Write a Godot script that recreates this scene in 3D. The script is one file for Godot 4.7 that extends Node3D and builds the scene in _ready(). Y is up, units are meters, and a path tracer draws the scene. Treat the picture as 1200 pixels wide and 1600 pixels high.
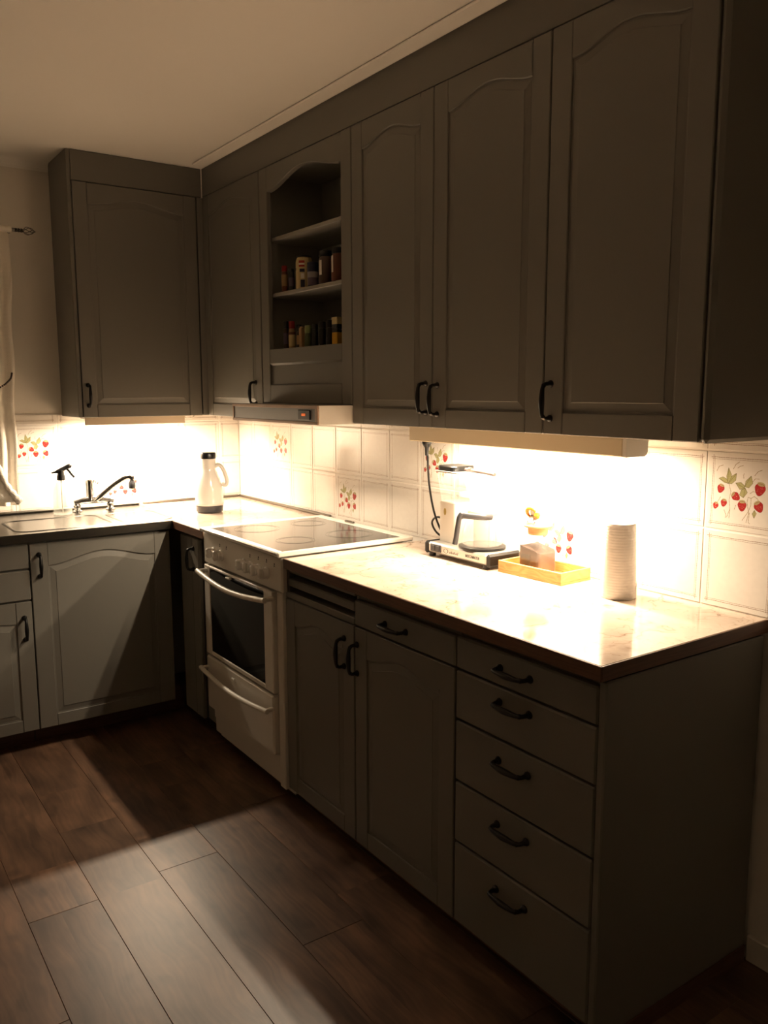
extends Node3D
# A kitchen corner at night. World: y up, metres. Right tiled wall is the plane x = 0, back tiled wall is z = 0,
# the room lies at x < 0, z > 0.

const EXPOSURE := 1.16
const LAMP := Color(1.0, 0.908, 0.785)          # sRGB of the warm fluorescent light
const RIGHT_LAMP := 2.2
const SINK_LAMP := 2.45
const HOOD_LAMP := 1.2

var M := {}
var rng := RandomNumberGenerator.new()
var taken := {}


# ------------------------------------------------------------------ bookkeeping
func numbered(n: String) -> String:
	if not taken.has(n):
		taken[n] = 0
		return n
	taken[n] += 1
	return "%s_%03d" % [n, taken[n]]


func tag(o: Node, label: String, category: String, group := "") -> void:
	o.set_meta("label", label)
	o.set_meta("category", category)
	if group != "":
		o.set_meta("group", group)


func thing(called: String, label: String, category: String, at := Vector3.ZERO, turn := 0.0, group := "") -> Node3D:
	var o := Node3D.new()
	o.name = numbered(called)
	o.position = at
	o.rotation.y = turn
	add_child(o)
	tag(o, label, category, group)
	return o


func put(called: String, st, m: Material, parent: Node = null, at := Vector3.ZERO) -> MeshInstance3D:
	var o := MeshInstance3D.new()
	if st is SurfaceTool:
		o.mesh = done(st)
	else:
		o.mesh = st
	o.material_override = m
	o.position = at
	o.cast_shadow = GeometryInstance3D.SHADOW_CASTING_SETTING_ON
	if parent == null:
		o.name = numbered(called)
		add_child(o)
	else:
		o.name = called
		parent.add_child(o, true)
	return o


func structure(called: String, st, m: Material, parent: Node = null) -> MeshInstance3D:
	var o := put(called, st, m, parent)
	if parent == null:
		o.set_meta("kind", "structure")
	return o


# ------------------------------------------------------------------ mesh helpers
func ST() -> SurfaceTool:
	var st := SurfaceTool.new()
	st.begin(Mesh.PRIMITIVE_TRIANGLES)
	st.set_smooth_group(-1)
	return st


func done(st: SurfaceTool) -> ArrayMesh:
	st.generate_normals()
	return st.commit()


func tri(st: SurfaceTool, a: Vector3, b: Vector3, c: Vector3) -> void:      # counter-clockwise from outside
	st.add_vertex(a)
	st.add_vertex(c)
	st.add_vertex(b)


func quad(st: SurfaceTool, a: Vector3, b: Vector3, c: Vector3, d: Vector3) -> void:
	tri(st, a, b, c)
	tri(st, a, c, d)


func fdir(st: SurfaceTool, p: Array, dir: Vector3) -> void:                 # polygon fan turned to face dir
	var n := Vector3.ZERO
	for i in range(1, p.size() - 1):
		n += (p[i] - p[0]).cross(p[i + 1] - p[0])
	for i in range(1, p.size() - 1):
		if n.dot(dir) >= 0.0:
			tri(st, p[0], p[i], p[i + 1])
		else:
			tri(st, p[0], p[i + 1], p[i])


func box(st: SurfaceTool, lo: Vector3, hi: Vector3, ch := 0.0) -> void:     # box with chamfered edges
	st.set_smooth_group(-1)
	var mid := (lo + hi) / 2.0
	var h := (hi - lo) / 2.0
	var c: float = minf(ch, minf(h.x, minf(h.y, h.z)) * 0.9)
	for a in 3:
		var b := (a + 1) % 3
		var d := (a + 2) % 3
		for s in [-1.0, 1.0]:
			var p := []
			for q in [[-1, -1], [1, -1], [1, 1], [-1, 1]]:
				var v := Vector3.ZERO
				v[a] = s * h[a]
				v[b] = q[0] * (h[b] - c)
				v[d] = q[1] * (h[d] - c)
				p.append(mid + v)
			var n := Vector3.ZERO
			n[a] = s
			fdir(st, p, n)
	if c <= 0.0:
		return
	for a in 3:
		var b := (a + 1) % 3
		var d := (a + 2) % 3
		for s in [-1.0, 1.0]:
			for t in [-1.0, 1.0]:
				var p := []
				for e in [[-1, 0], [1, 0], [1, 1], [-1, 1]]:
					var v := Vector3.ZERO
					v[a] = e[0] * (h[a] - c)
					v[b] = s * (h[b] - (c if e[1] == 0 else 0.0))
					v[d] = t * (h[d] - (0.0 if e[1] == 0 else c))
					p.append(mid + v)
				var n := Vector3.ZERO
				n[b] = s
				n[d] = t
				fdir(st, p, n)
	for s in [-1.0, 1.0]:
		for t in [-1.0, 1.0]:
			for u in [-1.0, 1.0]:
				var n := Vector3(s, t, u)
				var p := []
				for k in 3:
					var v := h - Vector3(c, c, c)
					v[k] = h[k]
					p.append(mid + v * n)
				fdir(st, p, n)


func bx(lo: Vector3, hi: Vector3, ch := 0.0) -> SurfaceTool:
	var st := ST()
	box(st, lo, hi, ch)
	return st


func lathe(st: SurfaceTool, prof: Array, seg := 32, at := Vector3.ZERO) -> void:   # profile of (r, y), outside going up
	var g := 1
	for i in range(prof.size() - 1):
		if i > 0:
			var d0: Vector2 = (prof[i] - prof[i - 1]).normalized()
			var d1: Vector2 = (prof[i + 1] - prof[i]).normalized()
			if d0.dot(d1) < 0.8:
				g += 1
		st.set_smooth_group(g)
		for k in seg:
			var p := []
			for q in [[i, k + 1], [i, k], [i + 1, k], [i + 1, k + 1]]:
				var t: float = TAU * q[1] / seg
				var r: Vector2 = prof[q[0]]
				p.append(at + Vector3(cos(t) * r.x, r.y, sin(t) * r.x))
			if prof[i].x > 1e-6:
				tri(st, p[0], p[1], p[2])
			if prof[i + 1].x > 1e-6:
				tri(st, p[0], p[2], p[3])
	st.set_smooth_group(-1)


func tube(st: SurfaceTool, pts: Array, radii, seg := 10, flat := 1.0) -> void:
	var n := pts.size()
	var rings := []
	var nrm := Vector3.ZERO
	for i in n:
		var t: Vector3 = (pts[mini(i + 1, n - 1)] - pts[maxi(i - 1, 0)]).normalized()
		if i == 0:
			nrm = t.cross(Vector3.UP if absf(t.y) < 0.9 else Vector3.RIGHT).normalized()
		nrm = (nrm - t * nrm.dot(t)).normalized()
		var b := nrm.cross(t)
		var r: float = radii[i] if radii is Array else radii
		var ring := []
		for k in seg:
			var a := TAU * k / seg
			ring.append(pts[i] + (nrm * cos(a) * flat + b * sin(a)) * r)
		rings.append(ring)
	st.set_smooth_group(1)
	for i in range(n - 1):
		for k in seg:
			var k2 := (k + 1) % seg
			quad(st, rings[i][k2], rings[i][k], rings[i + 1][k], rings[i + 1][k2])
	st.set_smooth_group(-1)
	fdir(st, rings[0], pts[0] - pts[1])
	fdir(st, rings[n - 1], pts[n - 1] - pts[n - 2])


func curve(ctrl: Array, steps := 8) -> Array:                                # smooth points through ctrl
	var out := []
	for i in range(ctrl.size() - 1):
		var a: Vector3 = ctrl[maxi(i - 1, 0)]
		var b: Vector3 = ctrl[i]
		var c: Vector3 = ctrl[i + 1]
		var d: Vector3 = ctrl[mini(i + 2, ctrl.size() - 1)]
		for k in steps:
			out.append(b.cubic_interpolate(c, a, d, float(k) / steps))
	out.append(ctrl[-1])
	return out


func prism(st: SurfaceTool, poly: PackedVector2Array, y0: float, y1: float, ch := 0.0) -> void:   # polygon of (x, z), convex or not
	var c := Vector2.ZERO
	for p in poly:
		c += p
	c /= poly.size()
	st.set_smooth_group(-1)
	var top := poly
	if ch > 0.0:
		var sh := Geometry2D.offset_polygon(poly, -ch, Geometry2D.JOIN_MITER)
		if sh.size() == 1 and sh[0].size() == poly.size():
			top = PackedVector2Array()
			for p in poly:
				var best: Vector2 = sh[0][0]
				for q in sh[0]:
					if q.distance_to(p) < best.distance_to(p):
						best = q
				top.append(best)
	var clock := Geometry2D.is_polygon_clockwise(poly)
	var idx := Geometry2D.triangulate_polygon(top)
	for i in range(0, idx.size(), 3):
		fdir(st, [v3(top[idx[i]], y1), v3(top[idx[i + 1]], y1), v3(top[idx[i + 2]], y1)], Vector3.UP)
		fdir(st, [v3(poly[idx[i]], y0), v3(poly[idx[i + 1]], y0), v3(poly[idx[i + 2]], y0)], Vector3.DOWN)
	for i in poly.size():
		var j := (i + 1) % poly.size()
		var e := poly[j] - poly[i]
		var n := Vector3(e.y, 0, -e.x) * (1.0 if not clock else -1.0)
		fdir(st, [v3(poly[i], y0), v3(poly[j], y0), v3(poly[j], y1 - ch), v3(poly[i], y1 - ch)], n)
		if ch > 0.0:
			fdir(st, [v3(poly[i], y1 - ch), v3(poly[j], y1 - ch), v3(top[j], y1), v3(top[i], y1)], n + Vector3.UP * n.length())


func v3(p: Vector2, y: float) -> Vector3:
	return Vector3(p.x, y, p.y)


func rrect(x0: float, z0: float, x1: float, z1: float, r: float, n := 6) -> PackedVector2Array:
	var out := PackedVector2Array()
	for c in [[x1 - r, z1 - r, 0.0], [x0 + r, z1 - r, PI / 2], [x0 + r, z0 + r, PI], [x1 - r, z0 + r, PI * 1.5]]:
		for k in n + 1:
			var a: float = c[2] + PI / 2 * k / n
			out.append(Vector2(c[0] + cos(a) * r, c[1] + sin(a) * r))
	return out


func loft(st: SurfaceTool, polys: Array, ys: Array, outward := 1.0, smooth := 1) -> void:   # same-sized loops of (x, z) joined
	st.set_smooth_group(smooth)
	for i in range(polys.size() - 1):
		var n: int = polys[i].size()
		for k in n:
			var j := (k + 1) % n
			var a := v3(polys[i][k], ys[i])
			var b := v3(polys[i][j], ys[i])
			var c := v3(polys[i + 1][j], ys[i + 1])
			var d := v3(polys[i + 1][k], ys[i + 1])
			if outward > 0.0:
				quad(st, b, a, d, c)
			else:
				quad(st, a, b, c, d)
	st.set_smooth_group(-1)


# ------------------------------------------------------------------ materials and textures
func mat(key: String, col: Color, rough := 0.5, metal := 0.0, spec := 0.5) -> StandardMaterial3D:
	var m := StandardMaterial3D.new()
	m.resource_name = key
	m.albedo_color = col
	m.roughness = rough
	m.metallic = metal
	m.metallic_specular = spec
	M[key] = m
	return m


func noise(seed_: int, freq: float, oct := 4) -> FastNoiseLite:
	var n := FastNoiseLite.new()
	n.seed = seed_
	n.noise_type = FastNoiseLite.TYPE_SIMPLEX_SMOOTH
	n.frequency = freq
	n.fractal_octaves = oct
	return n


func tex(im: Image) -> ImageTexture:
	im.generate_mipmaps()
	return ImageTexture.create_from_image(im)


func stamp(im: Image, p: Vector2, r: float, col: Color, k := 1.0) -> void:
	for y in range(int(p.y - r - 1), int(p.y + r + 2)):
		for x in range(int(p.x - r - 1), int(p.x + r + 2)):
			if x >= 0 and y >= 0 and x < im.get_width() and y < im.get_height():
				var a := clampf(r + 0.5 - Vector2(x, y).distance_to(p), 0.0, 1.0) * k
				if a > 0.0:
					im.set_pixel(x, y, im.get_pixel(x, y).lerp(col, a))


func stroke(im: Image, pts: Array, r: float, col: Color, k := 0.5) -> void:
	for i in range(pts.size() - 1):
		var a: Vector2 = pts[i]
		var b: Vector2 = pts[i + 1]
		var n := int(a.distance_to(b) / maxf(r * 0.7, 0.6)) + 1
		for j in n:
			var w := 0.6 + 0.5 * sin(j * 0.37 + i * 2.1)
			stamp(im, a.lerp(b, float(j) / n), r * (0.7 + 0.3 * w), col, k)


func fill(im: Image, poly: PackedVector2Array, col: Color, mottled := 0.0) -> void:
	var lo := poly[0]
	var hi := poly[0]
	for p in poly:
		lo = lo.min(p)
		hi = hi.max(p)
	for y in range(int(lo.y), int(hi.y) + 1):
		for x in range(int(lo.x), int(hi.x) + 1):
			if Geometry2D.is_point_in_polygon(Vector2(x, y), poly):
				var c := col
				if mottled > 0.0:
					c = col.lerp(Color(0.99, 0.95, 0.88), mottled * rng.randf())
				im.set_pixel(x, y, im.get_pixel(x, y).lerp(c, 0.92))


func tile_image(berries: bool, seed_: int) -> Image:
	var S := 384
	rng.seed = seed_
	var im := Image.create(S, S, false, Image.FORMAT_RGB8)
	var n := noise(seed_, 0.02, 3)
	for y in S:
		for x in S:
			var v := 0.012 * n.get_noise_2d(x, y) - (0.03 if rng.randf() < 0.004 else 0.0)
			im.set_pixel(x, y, Color(0.905 + v, 0.88 + v, 0.845 + v))
	var ink := Color(0.50, 0.38, 0.29)
	for q in [[0.075, 0.66], [0.095, 0.3]]:                       # sketchy double frame line, overshooting at the corners
		var o: float = q[0] * S
		var f: float = S - o
		for e in [[Vector2(o * 0.6, o), Vector2(f + o * 0.4, o)], [Vector2(o * 0.6, f), Vector2(f + o * 0.4, f)], [Vector2(o, o * 0.6), Vector2(o, f + o * 0.4)], [Vector2(f, o * 0.6), Vector2(f, f + o * 0.4)]]:
			var pts := []
			for k in 13:
				pts.append(e[0].lerp(e[1], k / 12.0) + Vector2(rng.randf_range(-1.1, 1.1), rng.randf_range(-1.1, 1.1)))
			stroke(im, pts, 1.25, ink, q[1] * 0.85)
	if not berries:
		return im
	var U := func(a): return Vector2(a[0] * S, a[1] * S)
	var stem := Color(0.56, 0.47, 0.33)
	for path in [[[0.310, 0.406], [0.342, 0.499], [0.322, 0.605], [0.339, 0.724], [0.300, 0.836]], [[0.339, 0.724], [0.335, 0.84]], [[0.515, 0.847], [0.592, 0.727], [0.620, 0.645], [0.618, 0.558], [0.580, 0.547], [0.566, 0.618], [0.600, 0.741], [0.57, 0.87]], [[0.606, 0.741], [0.60, 0.86], [0.62, 0.88]], [[0.618, 0.558], [0.66, 0.53], [0.71, 0.56], [0.715, 0.60]], [[0.60, 0.50], [0.64, 0.47], [0.70, 0.48], [0.735, 0.52]], [[0.62, 0.36], [0.66, 0.31], [0.715, 0.31]], [[0.358, 0.211], [0.39, 0.15], [0.442, 0.114]], [[0.417, 0.195], [0.45, 0.17], [0.491, 0.158]], [[0.649, 0.274], [0.69, 0.22], [0.746, 0.197]], [[0.506, 0.318], [0.50, 0.28], [0.510, 0.254]], [[0.13, 0.25], [0.16, 0.19], [0.22, 0.17]], [[0.20, 0.58], [0.18, 0.62], [0.16, 0.65]], [[0.26, 0.74], [0.29, 0.80], [0.284, 0.84]], [[0.40, 0.72], [0.42, 0.66]]]:
		var pts := []
		for q in path:
			pts.append(U.call(q))
		stroke(im, pts, 1.35, stem, 0.55)
	var green := Color(0.60, 0.58, 0.34)
	for leaf in [[[0.29, 0.40], [0.27, 0.31], [0.293, 0.20], [0.335, 0.28], [0.34, 0.38]], [[0.30, 0.40], [0.345, 0.30], [0.405, 0.262], [0.40, 0.35], [0.345, 0.40]], [[0.30, 0.40], [0.24, 0.39], [0.165, 0.345], [0.22, 0.32], [0.275, 0.345]], [[0.53, 0.44], [0.46, 0.46], [0.40, 0.385], [0.47, 0.37], [0.525, 0.41]], [[0.525, 0.42], [0.535, 0.35], [0.604, 0.28], [0.63, 0.37], [0.58, 0.43]], [[0.535, 0.44], [0.565, 0.49], [0.515, 0.56], [0.46, 0.53], [0.485, 0.46]], [[0.672, 0.70], [0.70, 0.74], [0.672, 0.80], [0.645, 0.75]]]:
		var poly := PackedVector2Array()
		for q in leaf:
			poly.append(U.call(q))
		fill(im, poly, green, 0.35)
		var c: Array = Array(poly)
		c.append(poly[0])
		stroke(im, c, 1.0, Color(0.42, 0.38, 0.24), 0.5)
		stroke(im, [poly[0], poly[2]], 0.9, Color(0.42, 0.38, 0.24), 0.5)
	for b in [[0.200, 0.465, 0.052, 0.3], [0.405, 0.55, 0.055, -1.0], [0.140, 0.69, 0.040, 0.3], [0.252, 0.645, 0.045, 0.2], [0.503, 0.655, 0.062, 0.0], [0.730, 0.425, 0.075, 0.2], [0.722, 0.645, 0.064, -0.5]]:
		var poly := PackedVector2Array()
		var cap := PackedVector2Array()
		for k in 20:
			var a := TAU * k / 20
			var rr: float = b[2] * (0.95 + 0.22 * sin(a) * absf(sin(a)))
			var p := Vector2(cos(a) * rr * (1.0 - 0.28 * maxf(0.0, sin(a))), sin(a) * rr * 1.08)
			poly.append(U.call([b[0], b[1]]) + p.rotated(b[3]) * S)
			var q := Vector2(cos(a) * b[2] * 0.72, -b[2] * 0.72 + sin(a) * b[2] * 0.36)
			cap.append(U.call([b[0], b[1]]) + q.rotated(b[3]) * S)
		fill(im, poly, Color(0.63, 0.075, 0.08), 0.16)
		for k in 9:
			stamp(im, U.call([b[0], b[1]]) + Vector2(rng.randf_range(-0.5, 0.5), rng.randf_range(-0.3, 0.7)).rotated(b[3]) * b[2] * S, 1.2, Color(0.96, 0.72, 0.62), 0.8)
		fill(im, cap, Color(0.66, 0.62, 0.42), 0.3)
		var c: Array = Array(poly)
		c.append(poly[0])
		stroke(im, c, 0.8, Color(0.45, 0.12, 0.1), 0.45)
	return im


func marble_image() -> Image:
	var S := 1024
	var im := Image.create(S, S, false, Image.FORMAT_RGB8)
	var cloud := noise(7, 0.0035, 4)
	var warp := noise(11, 0.006, 4)
	var v1 := noise(21, 0.0032, 3)
	var v2 := noise(35, 0.007, 3)
	var fine := noise(40, 0.05, 3)
	for y in S:
		for x in S:
			# blend the far edge into the near one so that the pattern repeats without a seam
			var wx := warp.get_noise_2d(x, y) * 70.0
			var wy := warp.get_noise_2d(x + 500, y + 900) * 70.0
			var c := Color(0.83, 0.755, 0.685).lerp(Color(0.73, 0.655, 0.59), clampf(0.45 + 0.9 * cloud.get_noise_2d(x + wx, y + wy), 0.0, 1.0))
			var a := absf(v1.get_noise_2d(x + wx * 1.4, y + wy * 1.4))
			var b := absf(v2.get_noise_2d(x + wy, y - wx))
			var hold := clampf(cloud.get_noise_2d(x * 1.7 + 900, y * 1.7) * 1.6 + 0.35, 0.0, 1.0)
			c = c.lerp(Color(0.36, 0.26, 0.19), 0.92 * hold * exp(-a * 62.0))
			c = c.lerp(Color(0.55, 0.46, 0.39), 0.45 * hold * exp(-a * 18.0))
			c = c.lerp(Color(0.50, 0.40, 0.32), 0.50 * (1.0 - hold) * exp(-b * 70.0))
			var f := 0.012 * fine.get_noise_2d(x, y)
			im.set_pixel(x, y, Color(c.r + f, c.g + f, c.b + f))
	return im


func plank_image(seed_: int, base: Color) -> Image:
	var W := 256
	var H := 768
	var im := Image.create(W, H, false, Image.FORMAT_RGB8)
	var grain := noise(seed_, 0.05, 4)
	var blot := noise(seed_ + 5, 0.008, 4)
	var knot := noise(seed_ + 9, 0.012, 2)
	for y in H:
		for x in W:
			var bend := 22.0 * blot.get_noise_2d(x * 0.5, y * 0.35)
			var g := grain.get_noise_2d((x + bend) * 1.8, y * 0.06)
			var b := blot.get_noise_2d(x * 1.3, y * 0.55)
			var k := clampf(knot.get_noise_2d(x * 1.2, y * 0.7) * 3.0 - 1.35, 0.0, 1.0)
			var v := 1.0 + 0.16 * g + 0.34 * b - 0.20 * k
			im.set_pixel(x, y, Color(base.r * v, base.g * v, base.b * (v - 0.02 * b)))
	return im


func wood_image(seed_: int, base: Color, dark: Color) -> Image:
	var im := Image.create(256, 256, false, Image.FORMAT_RGB8)
	var n := noise(seed_, 0.012, 3)
	for y in 256:
		for x in 256:
			var r := 0.5 + 0.5 * sin((y + 34.0 * n.get_noise_2d(x * 0.35, y * 1.3)) * 0.33)
			var f := n.get_noise_2d(x * 0.6, y * 9.0)
			im.set_pixel(x, y, base.lerp(dark, clampf(0.42 * r + 0.3 * f, 0.0, 1.0)))
	return im


func triplanar(m: StandardMaterial3D, im: Image, scale: Vector3) -> void:
	m.albedo_texture = tex(im)
	m.albedo_color = Color.WHITE
	m.uv1_triplanar = true
	m.uv1_world_triplanar = true
	m.uv1_scale = scale


func materials() -> void:
	mat("sage", Color(0.460, 0.447, 0.415), 0.42)
	mat("sage_dark", Color(0.20, 0.21, 0.19), 0.7)
	var wall := mat("wall", Color(0.90, 0.875, 0.83), 0.9)
	var nt := noise(3, 0.05, 4)
	var rel := Image.create(256, 256, false, Image.FORMAT_RGB8)
	for y in 256:
		for x in 256:
			var v := 0.5 + 0.4 * nt.get_noise_2d(x, y)
			rel.set_pixel(x, y, Color(v, v, v))
	rel.bump_map_to_normal_map(1.0)
	wall.normal_enabled = true
	wall.normal_texture = tex(rel)
	wall.normal_scale = 0.25
	wall.uv1_triplanar = true
	wall.uv1_world_triplanar = true
	wall.uv1_scale = Vector3(3, 3, 3)
	mat("ceiling", Color(0.955, 0.94, 0.91), 0.95)
	mat("grout", Color(0.93, 0.905, 0.87), 0.6)
	for k in 2:
		var m := mat("tile_%d" % k, Color.WHITE, 0.16)
		m.albedo_texture = tex(tile_image(false, 100 + k))
	var t := mat("tile_berries", Color.WHITE, 0.16)
	t.albedo_texture = tex(tile_image(true, 130))
	mat("tile_plain", Color(0.935, 0.905, 0.86), 0.16)
	triplanar(mat("marble", Color.WHITE, 0.09), marble_image(), Vector3(0.95, 0.95, 0.95))
	triplanar(mat("edge_wood", Color.WHITE, 0.35), wood_image(5, Color(0.42, 0.29, 0.21), Color(0.30, 0.19, 0.13)), Vector3(2, 6, 2))
	triplanar(mat("pine", Color.WHITE, 0.45), wood_image(8, Color(0.86, 0.66, 0.40), Color(0.72, 0.49, 0.25)), Vector3(5, 5, 5))
	triplanar(mat("lid_wood", Color.WHITE, 0.5), wood_image(9, Color(0.80, 0.66, 0.46), Color(0.66, 0.50, 0.32)), Vector3(7, 7, 7))
	triplanar(mat("plinth", Color.WHITE, 0.5), wood_image(12, Color(0.36, 0.25, 0.19), Color(0.25, 0.16, 0.12)), Vector3(2, 4, 2))
	for k in 4:
		var base: Color = [Color(0.395, 0.305, 0.246), Color(0.42, 0.322, 0.258), Color(0.375, 0.285, 0.230), Color(0.405, 0.308, 0.244)][k]
		var im := plank_image(200 + 17 * k, base)
		for j in 2:
			var m := mat("plank_%d" % (k * 2 + j), Color.WHITE, 0.40, 0.0, 0.5)
			triplanar(m, im, Vector3(2.6, 1.0, 0.85))
			m.uv1_offset = Vector3(0.37 * j + 0.13 * k, 0, 0.53 * j + 0.21 * k)
	mat("subfloor", Color(0.12, 0.09, 0.075), 0.9)
	mat("black_iron", Color(0.035, 0.034, 0.034), 0.32)
	mat("white_enamel", Color(0.86, 0.84, 0.80), 0.22)
	mat("white_plastic", Color(0.88, 0.86, 0.82), 0.35)
	mat("knob_white", Color(0.95, 0.94, 0.92), 0.3)
	mat("cream_plastic", Color(0.84, 0.78, 0.66), 0.45)
	mat("pale_wood", Color(0.83, 0.76, 0.66), 0.5)
	mat("black_plastic", Color(0.04, 0.04, 0.042), 0.35)
	mat("grey_plastic", Color(0.22, 0.22, 0.23), 0.35)
	mat("ceramic_glass", Color(0.060, 0.060, 0.062), 0.13)
	mat("zone_print", Color(0.075, 0.075, 0.078), 0.12)
	mat("oven_glass", Color(0.012, 0.012, 0.013), 0.06)
	mat("steel", Color(0.40, 0.385, 0.36), 0.27, 1.0)
	mat("steel_bowl", Color(0.30, 0.29, 0.27), 0.36, 1.0)
	mat("steel_brushed", Color(0.50, 0.48, 0.45), 0.36, 1.0)
	mat("chrome", Color(0.72, 0.71, 0.70), 0.16, 1.0)
	mat("brushed_aluminium", Color(0.80, 0.79, 0.77), 0.35, 0.9)
	mat("hood_metal", Color(0.46, 0.45, 0.44), 0.42, 0.6)
	mat("hood_trim", Color(0.64, 0.51, 0.41), 0.45)
	mat("white_body", Color(0.80, 0.775, 0.735), 0.18)
	mat("paper", Color(0.92, 0.90, 0.87), 0.7)
	mat("cocoa", Color(0.27, 0.175, 0.12), 0.9)
	mat("cocoa_dark", Color(0.17, 0.135, 0.115), 0.9)
	mat("porcelain", Color(0.94, 0.92, 0.88), 0.15)
	mat("amber_glaze", Color(0.82, 0.52, 0.13), 0.25)
	mat("brown_glaze", Color(0.26, 0.15, 0.09), 0.3)
	mat("red_plastic", Color(0.60, 0.07, 0.05), 0.35)
	mat("olive_plastic", Color(0.47, 0.53, 0.33), 0.4)
	mat("green_label", Color(0.33, 0.37, 0.22), 0.5)
	mat("yellow_paper", Color(0.82, 0.62, 0.10), 0.5)
	mat("cream_paper", Color(0.78, 0.70, 0.50), 0.55)
	mat("tan_paper", Color(0.62, 0.50, 0.33), 0.55)
	mat("navy_paper", Color(0.09, 0.09, 0.20), 0.5)
	mat("grey_paper", Color(0.52, 0.50, 0.50), 0.5)
	mat("violet_paper", Color(0.33, 0.27, 0.33), 0.5)
	mat("white_paper", Color(0.85, 0.83, 0.79), 0.6)
	mat("stripe_red", Color(0.66, 0.16, 0.10), 0.5)
	mat("spice_red", Color(0.40, 0.21, 0.12), 0.5)
	mat("spice_brown", Color(0.24, 0.15, 0.10), 0.45)
	mat("spice_pale", Color(0.62, 0.50, 0.34), 0.5)
	mat("spice_dark", Color(0.10, 0.085, 0.07), 0.3)
	mat("lid_pale", Color(0.72, 0.60, 0.44), 0.4)
	mat("arm_grey", Color(0.24, 0.19, 0.17), 0.4)
	mat("bead", Color(0.20, 0.13, 0.09), 0.3)
	mat("dark_mark", Color(0.10, 0.09, 0.085), 0.6)
	mat("gold_label", Color(0.55, 0.47, 0.22), 0.4)
	var lace := mat("lace", Color(0.96, 0.93, 0.88), 0.9)
	lace.backlight_enabled = true
	lace.backlight = Color(0.12, 0.11, 0.10)
	lace.normal_enabled = true
	var ln := Image.create(256, 256, false, Image.FORMAT_RGB8)
	for y in 256:
		for x in 256:
			var v := 0.5 + 0.25 * sin(x * TAU / 16.0) * sin(y * TAU / 16.0) + 0.25 * sin((x + y) * TAU / 64.0) * sin((x - y) * TAU / 64.0)
			ln.set_pixel(x, y, Color(v, v, v))
	ln.bump_map_to_normal_map(3.0)
	lace.normal_texture = tex(ln)
	lace.uv1_triplanar = true
	lace.uv1_scale = Vector3(7, 7, 7)
	var g := mat("clear_glass", Color(1, 1, 1, 0.06), 0.02)
	g.transparency = BaseMaterial3D.TRANSPARENCY_ALPHA
	var gj := mat("jar_glass", Color(0.96, 0.98, 0.96, 0.10), 0.03)
	gj.transparency = BaseMaterial3D.TRANSPARENCY_ALPHA
	var cp := mat("clear_plastic", Color(0.80, 0.80, 0.76, 0.30), 0.15)
	cp.transparency = BaseMaterial3D.TRANSPARENCY_ALPHA
	var tubem := mat("tube_glow", Color(1, 1, 1), 0.5)
	tubem.emission_enabled = true
	tubem.emission = LAMP
	tubem.emission_energy_multiplier = 4.0
	var sw := mat("switch_glow", Color(0.9, 0.45, 0.2), 0.4)
	sw.emission_enabled = true
	sw.emission = Color(1.0, 0.45, 0.18)
	sw.emission_energy_multiplier = 0.45
	var hg := mat("hood_glow", Color(0.9, 0.9, 0.85), 0.4)
	hg.emission_enabled = true
	hg.emission = LAMP
	hg.emission_energy_multiplier = 1.0


# ------------------------------------------------------------------ cabinet pieces, in local (along, up, out)
const WALL_R := -PI / 2        # turn that sends local x to +z and local z to -x


func arch(s: float) -> float:
	return 0.5 - 0.5 * cos(TAU * clampf(s, 0.0, 1.0))


func handle_mesh(length := 0.09) -> ArrayMesh:            # bow handle running along local y, standing off along z
	var st := ST()
	var L := length / 2.0
	for s in [-1.0, 1.0]:
		tube(st, [Vector3(0, s * L, 0), Vector3(0, s * L, 0.003), Vector3(0, s * L, 0.006), Vector3(0, s * L, 0.011), Vector3(0, s * L, 0.016)], [0.0100, 0.0100, 0.0078, 0.0054, 0.0056], 12)
	var pts := curve([Vector3(0, -L, 0.012), Vector3(0, -L * 0.97, 0.022), Vector3(0, -L * 0.78, 0.029), Vector3(0, -L * 0.4, 0.031), Vector3(0, 0, 0.032), Vector3(0, L * 0.4, 0.031), Vector3(0, L * 0.78, 0.029), Vector3(0, L * 0.97, 0.022), Vector3(0, L, 0.012)], 5)
	var rad := []
	for i in pts.size():
		var t: float = absf(float(i) / (pts.size() - 1) * 2.0 - 1.0)
		rad.append(0.0052 + 0.0026 * smoothstep(0.62, 0.0, t) + (0.0012 if absf(t - 0.62) < 0.05 else 0.0))
	tube(st, pts, rad, 10)
	return done(st)


var H_DOOR: ArrayMesh
var H_DRAWER: ArrayMesh


func add_handle(parent: Node, at: Vector3, flat := false) -> void:
	var h := put("handle", H_DOOR if not flat else H_DRAWER, M.black_iron, parent, at)
	if flat:
		h.rotation = Vector3(0, 0, -PI / 2)


func opening(W: float, b: float, s: float, sh: float, rise: float, inset: float, w: float, K := 24) -> Array:
	var out := []                                          # counter-clockwise loop seen from the front
	out.append(Vector3(s + inset, b + inset, w))
	out.append(Vector3(W - s - inset, b + inset, w))
	for k in K + 1:
		var u := lerpf(W - s - inset, s + inset, float(k) / K)
		out.append(Vector3(u, sh - inset + rise * arch((u - s) / (W - 2 * s)), w))
	return out


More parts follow.
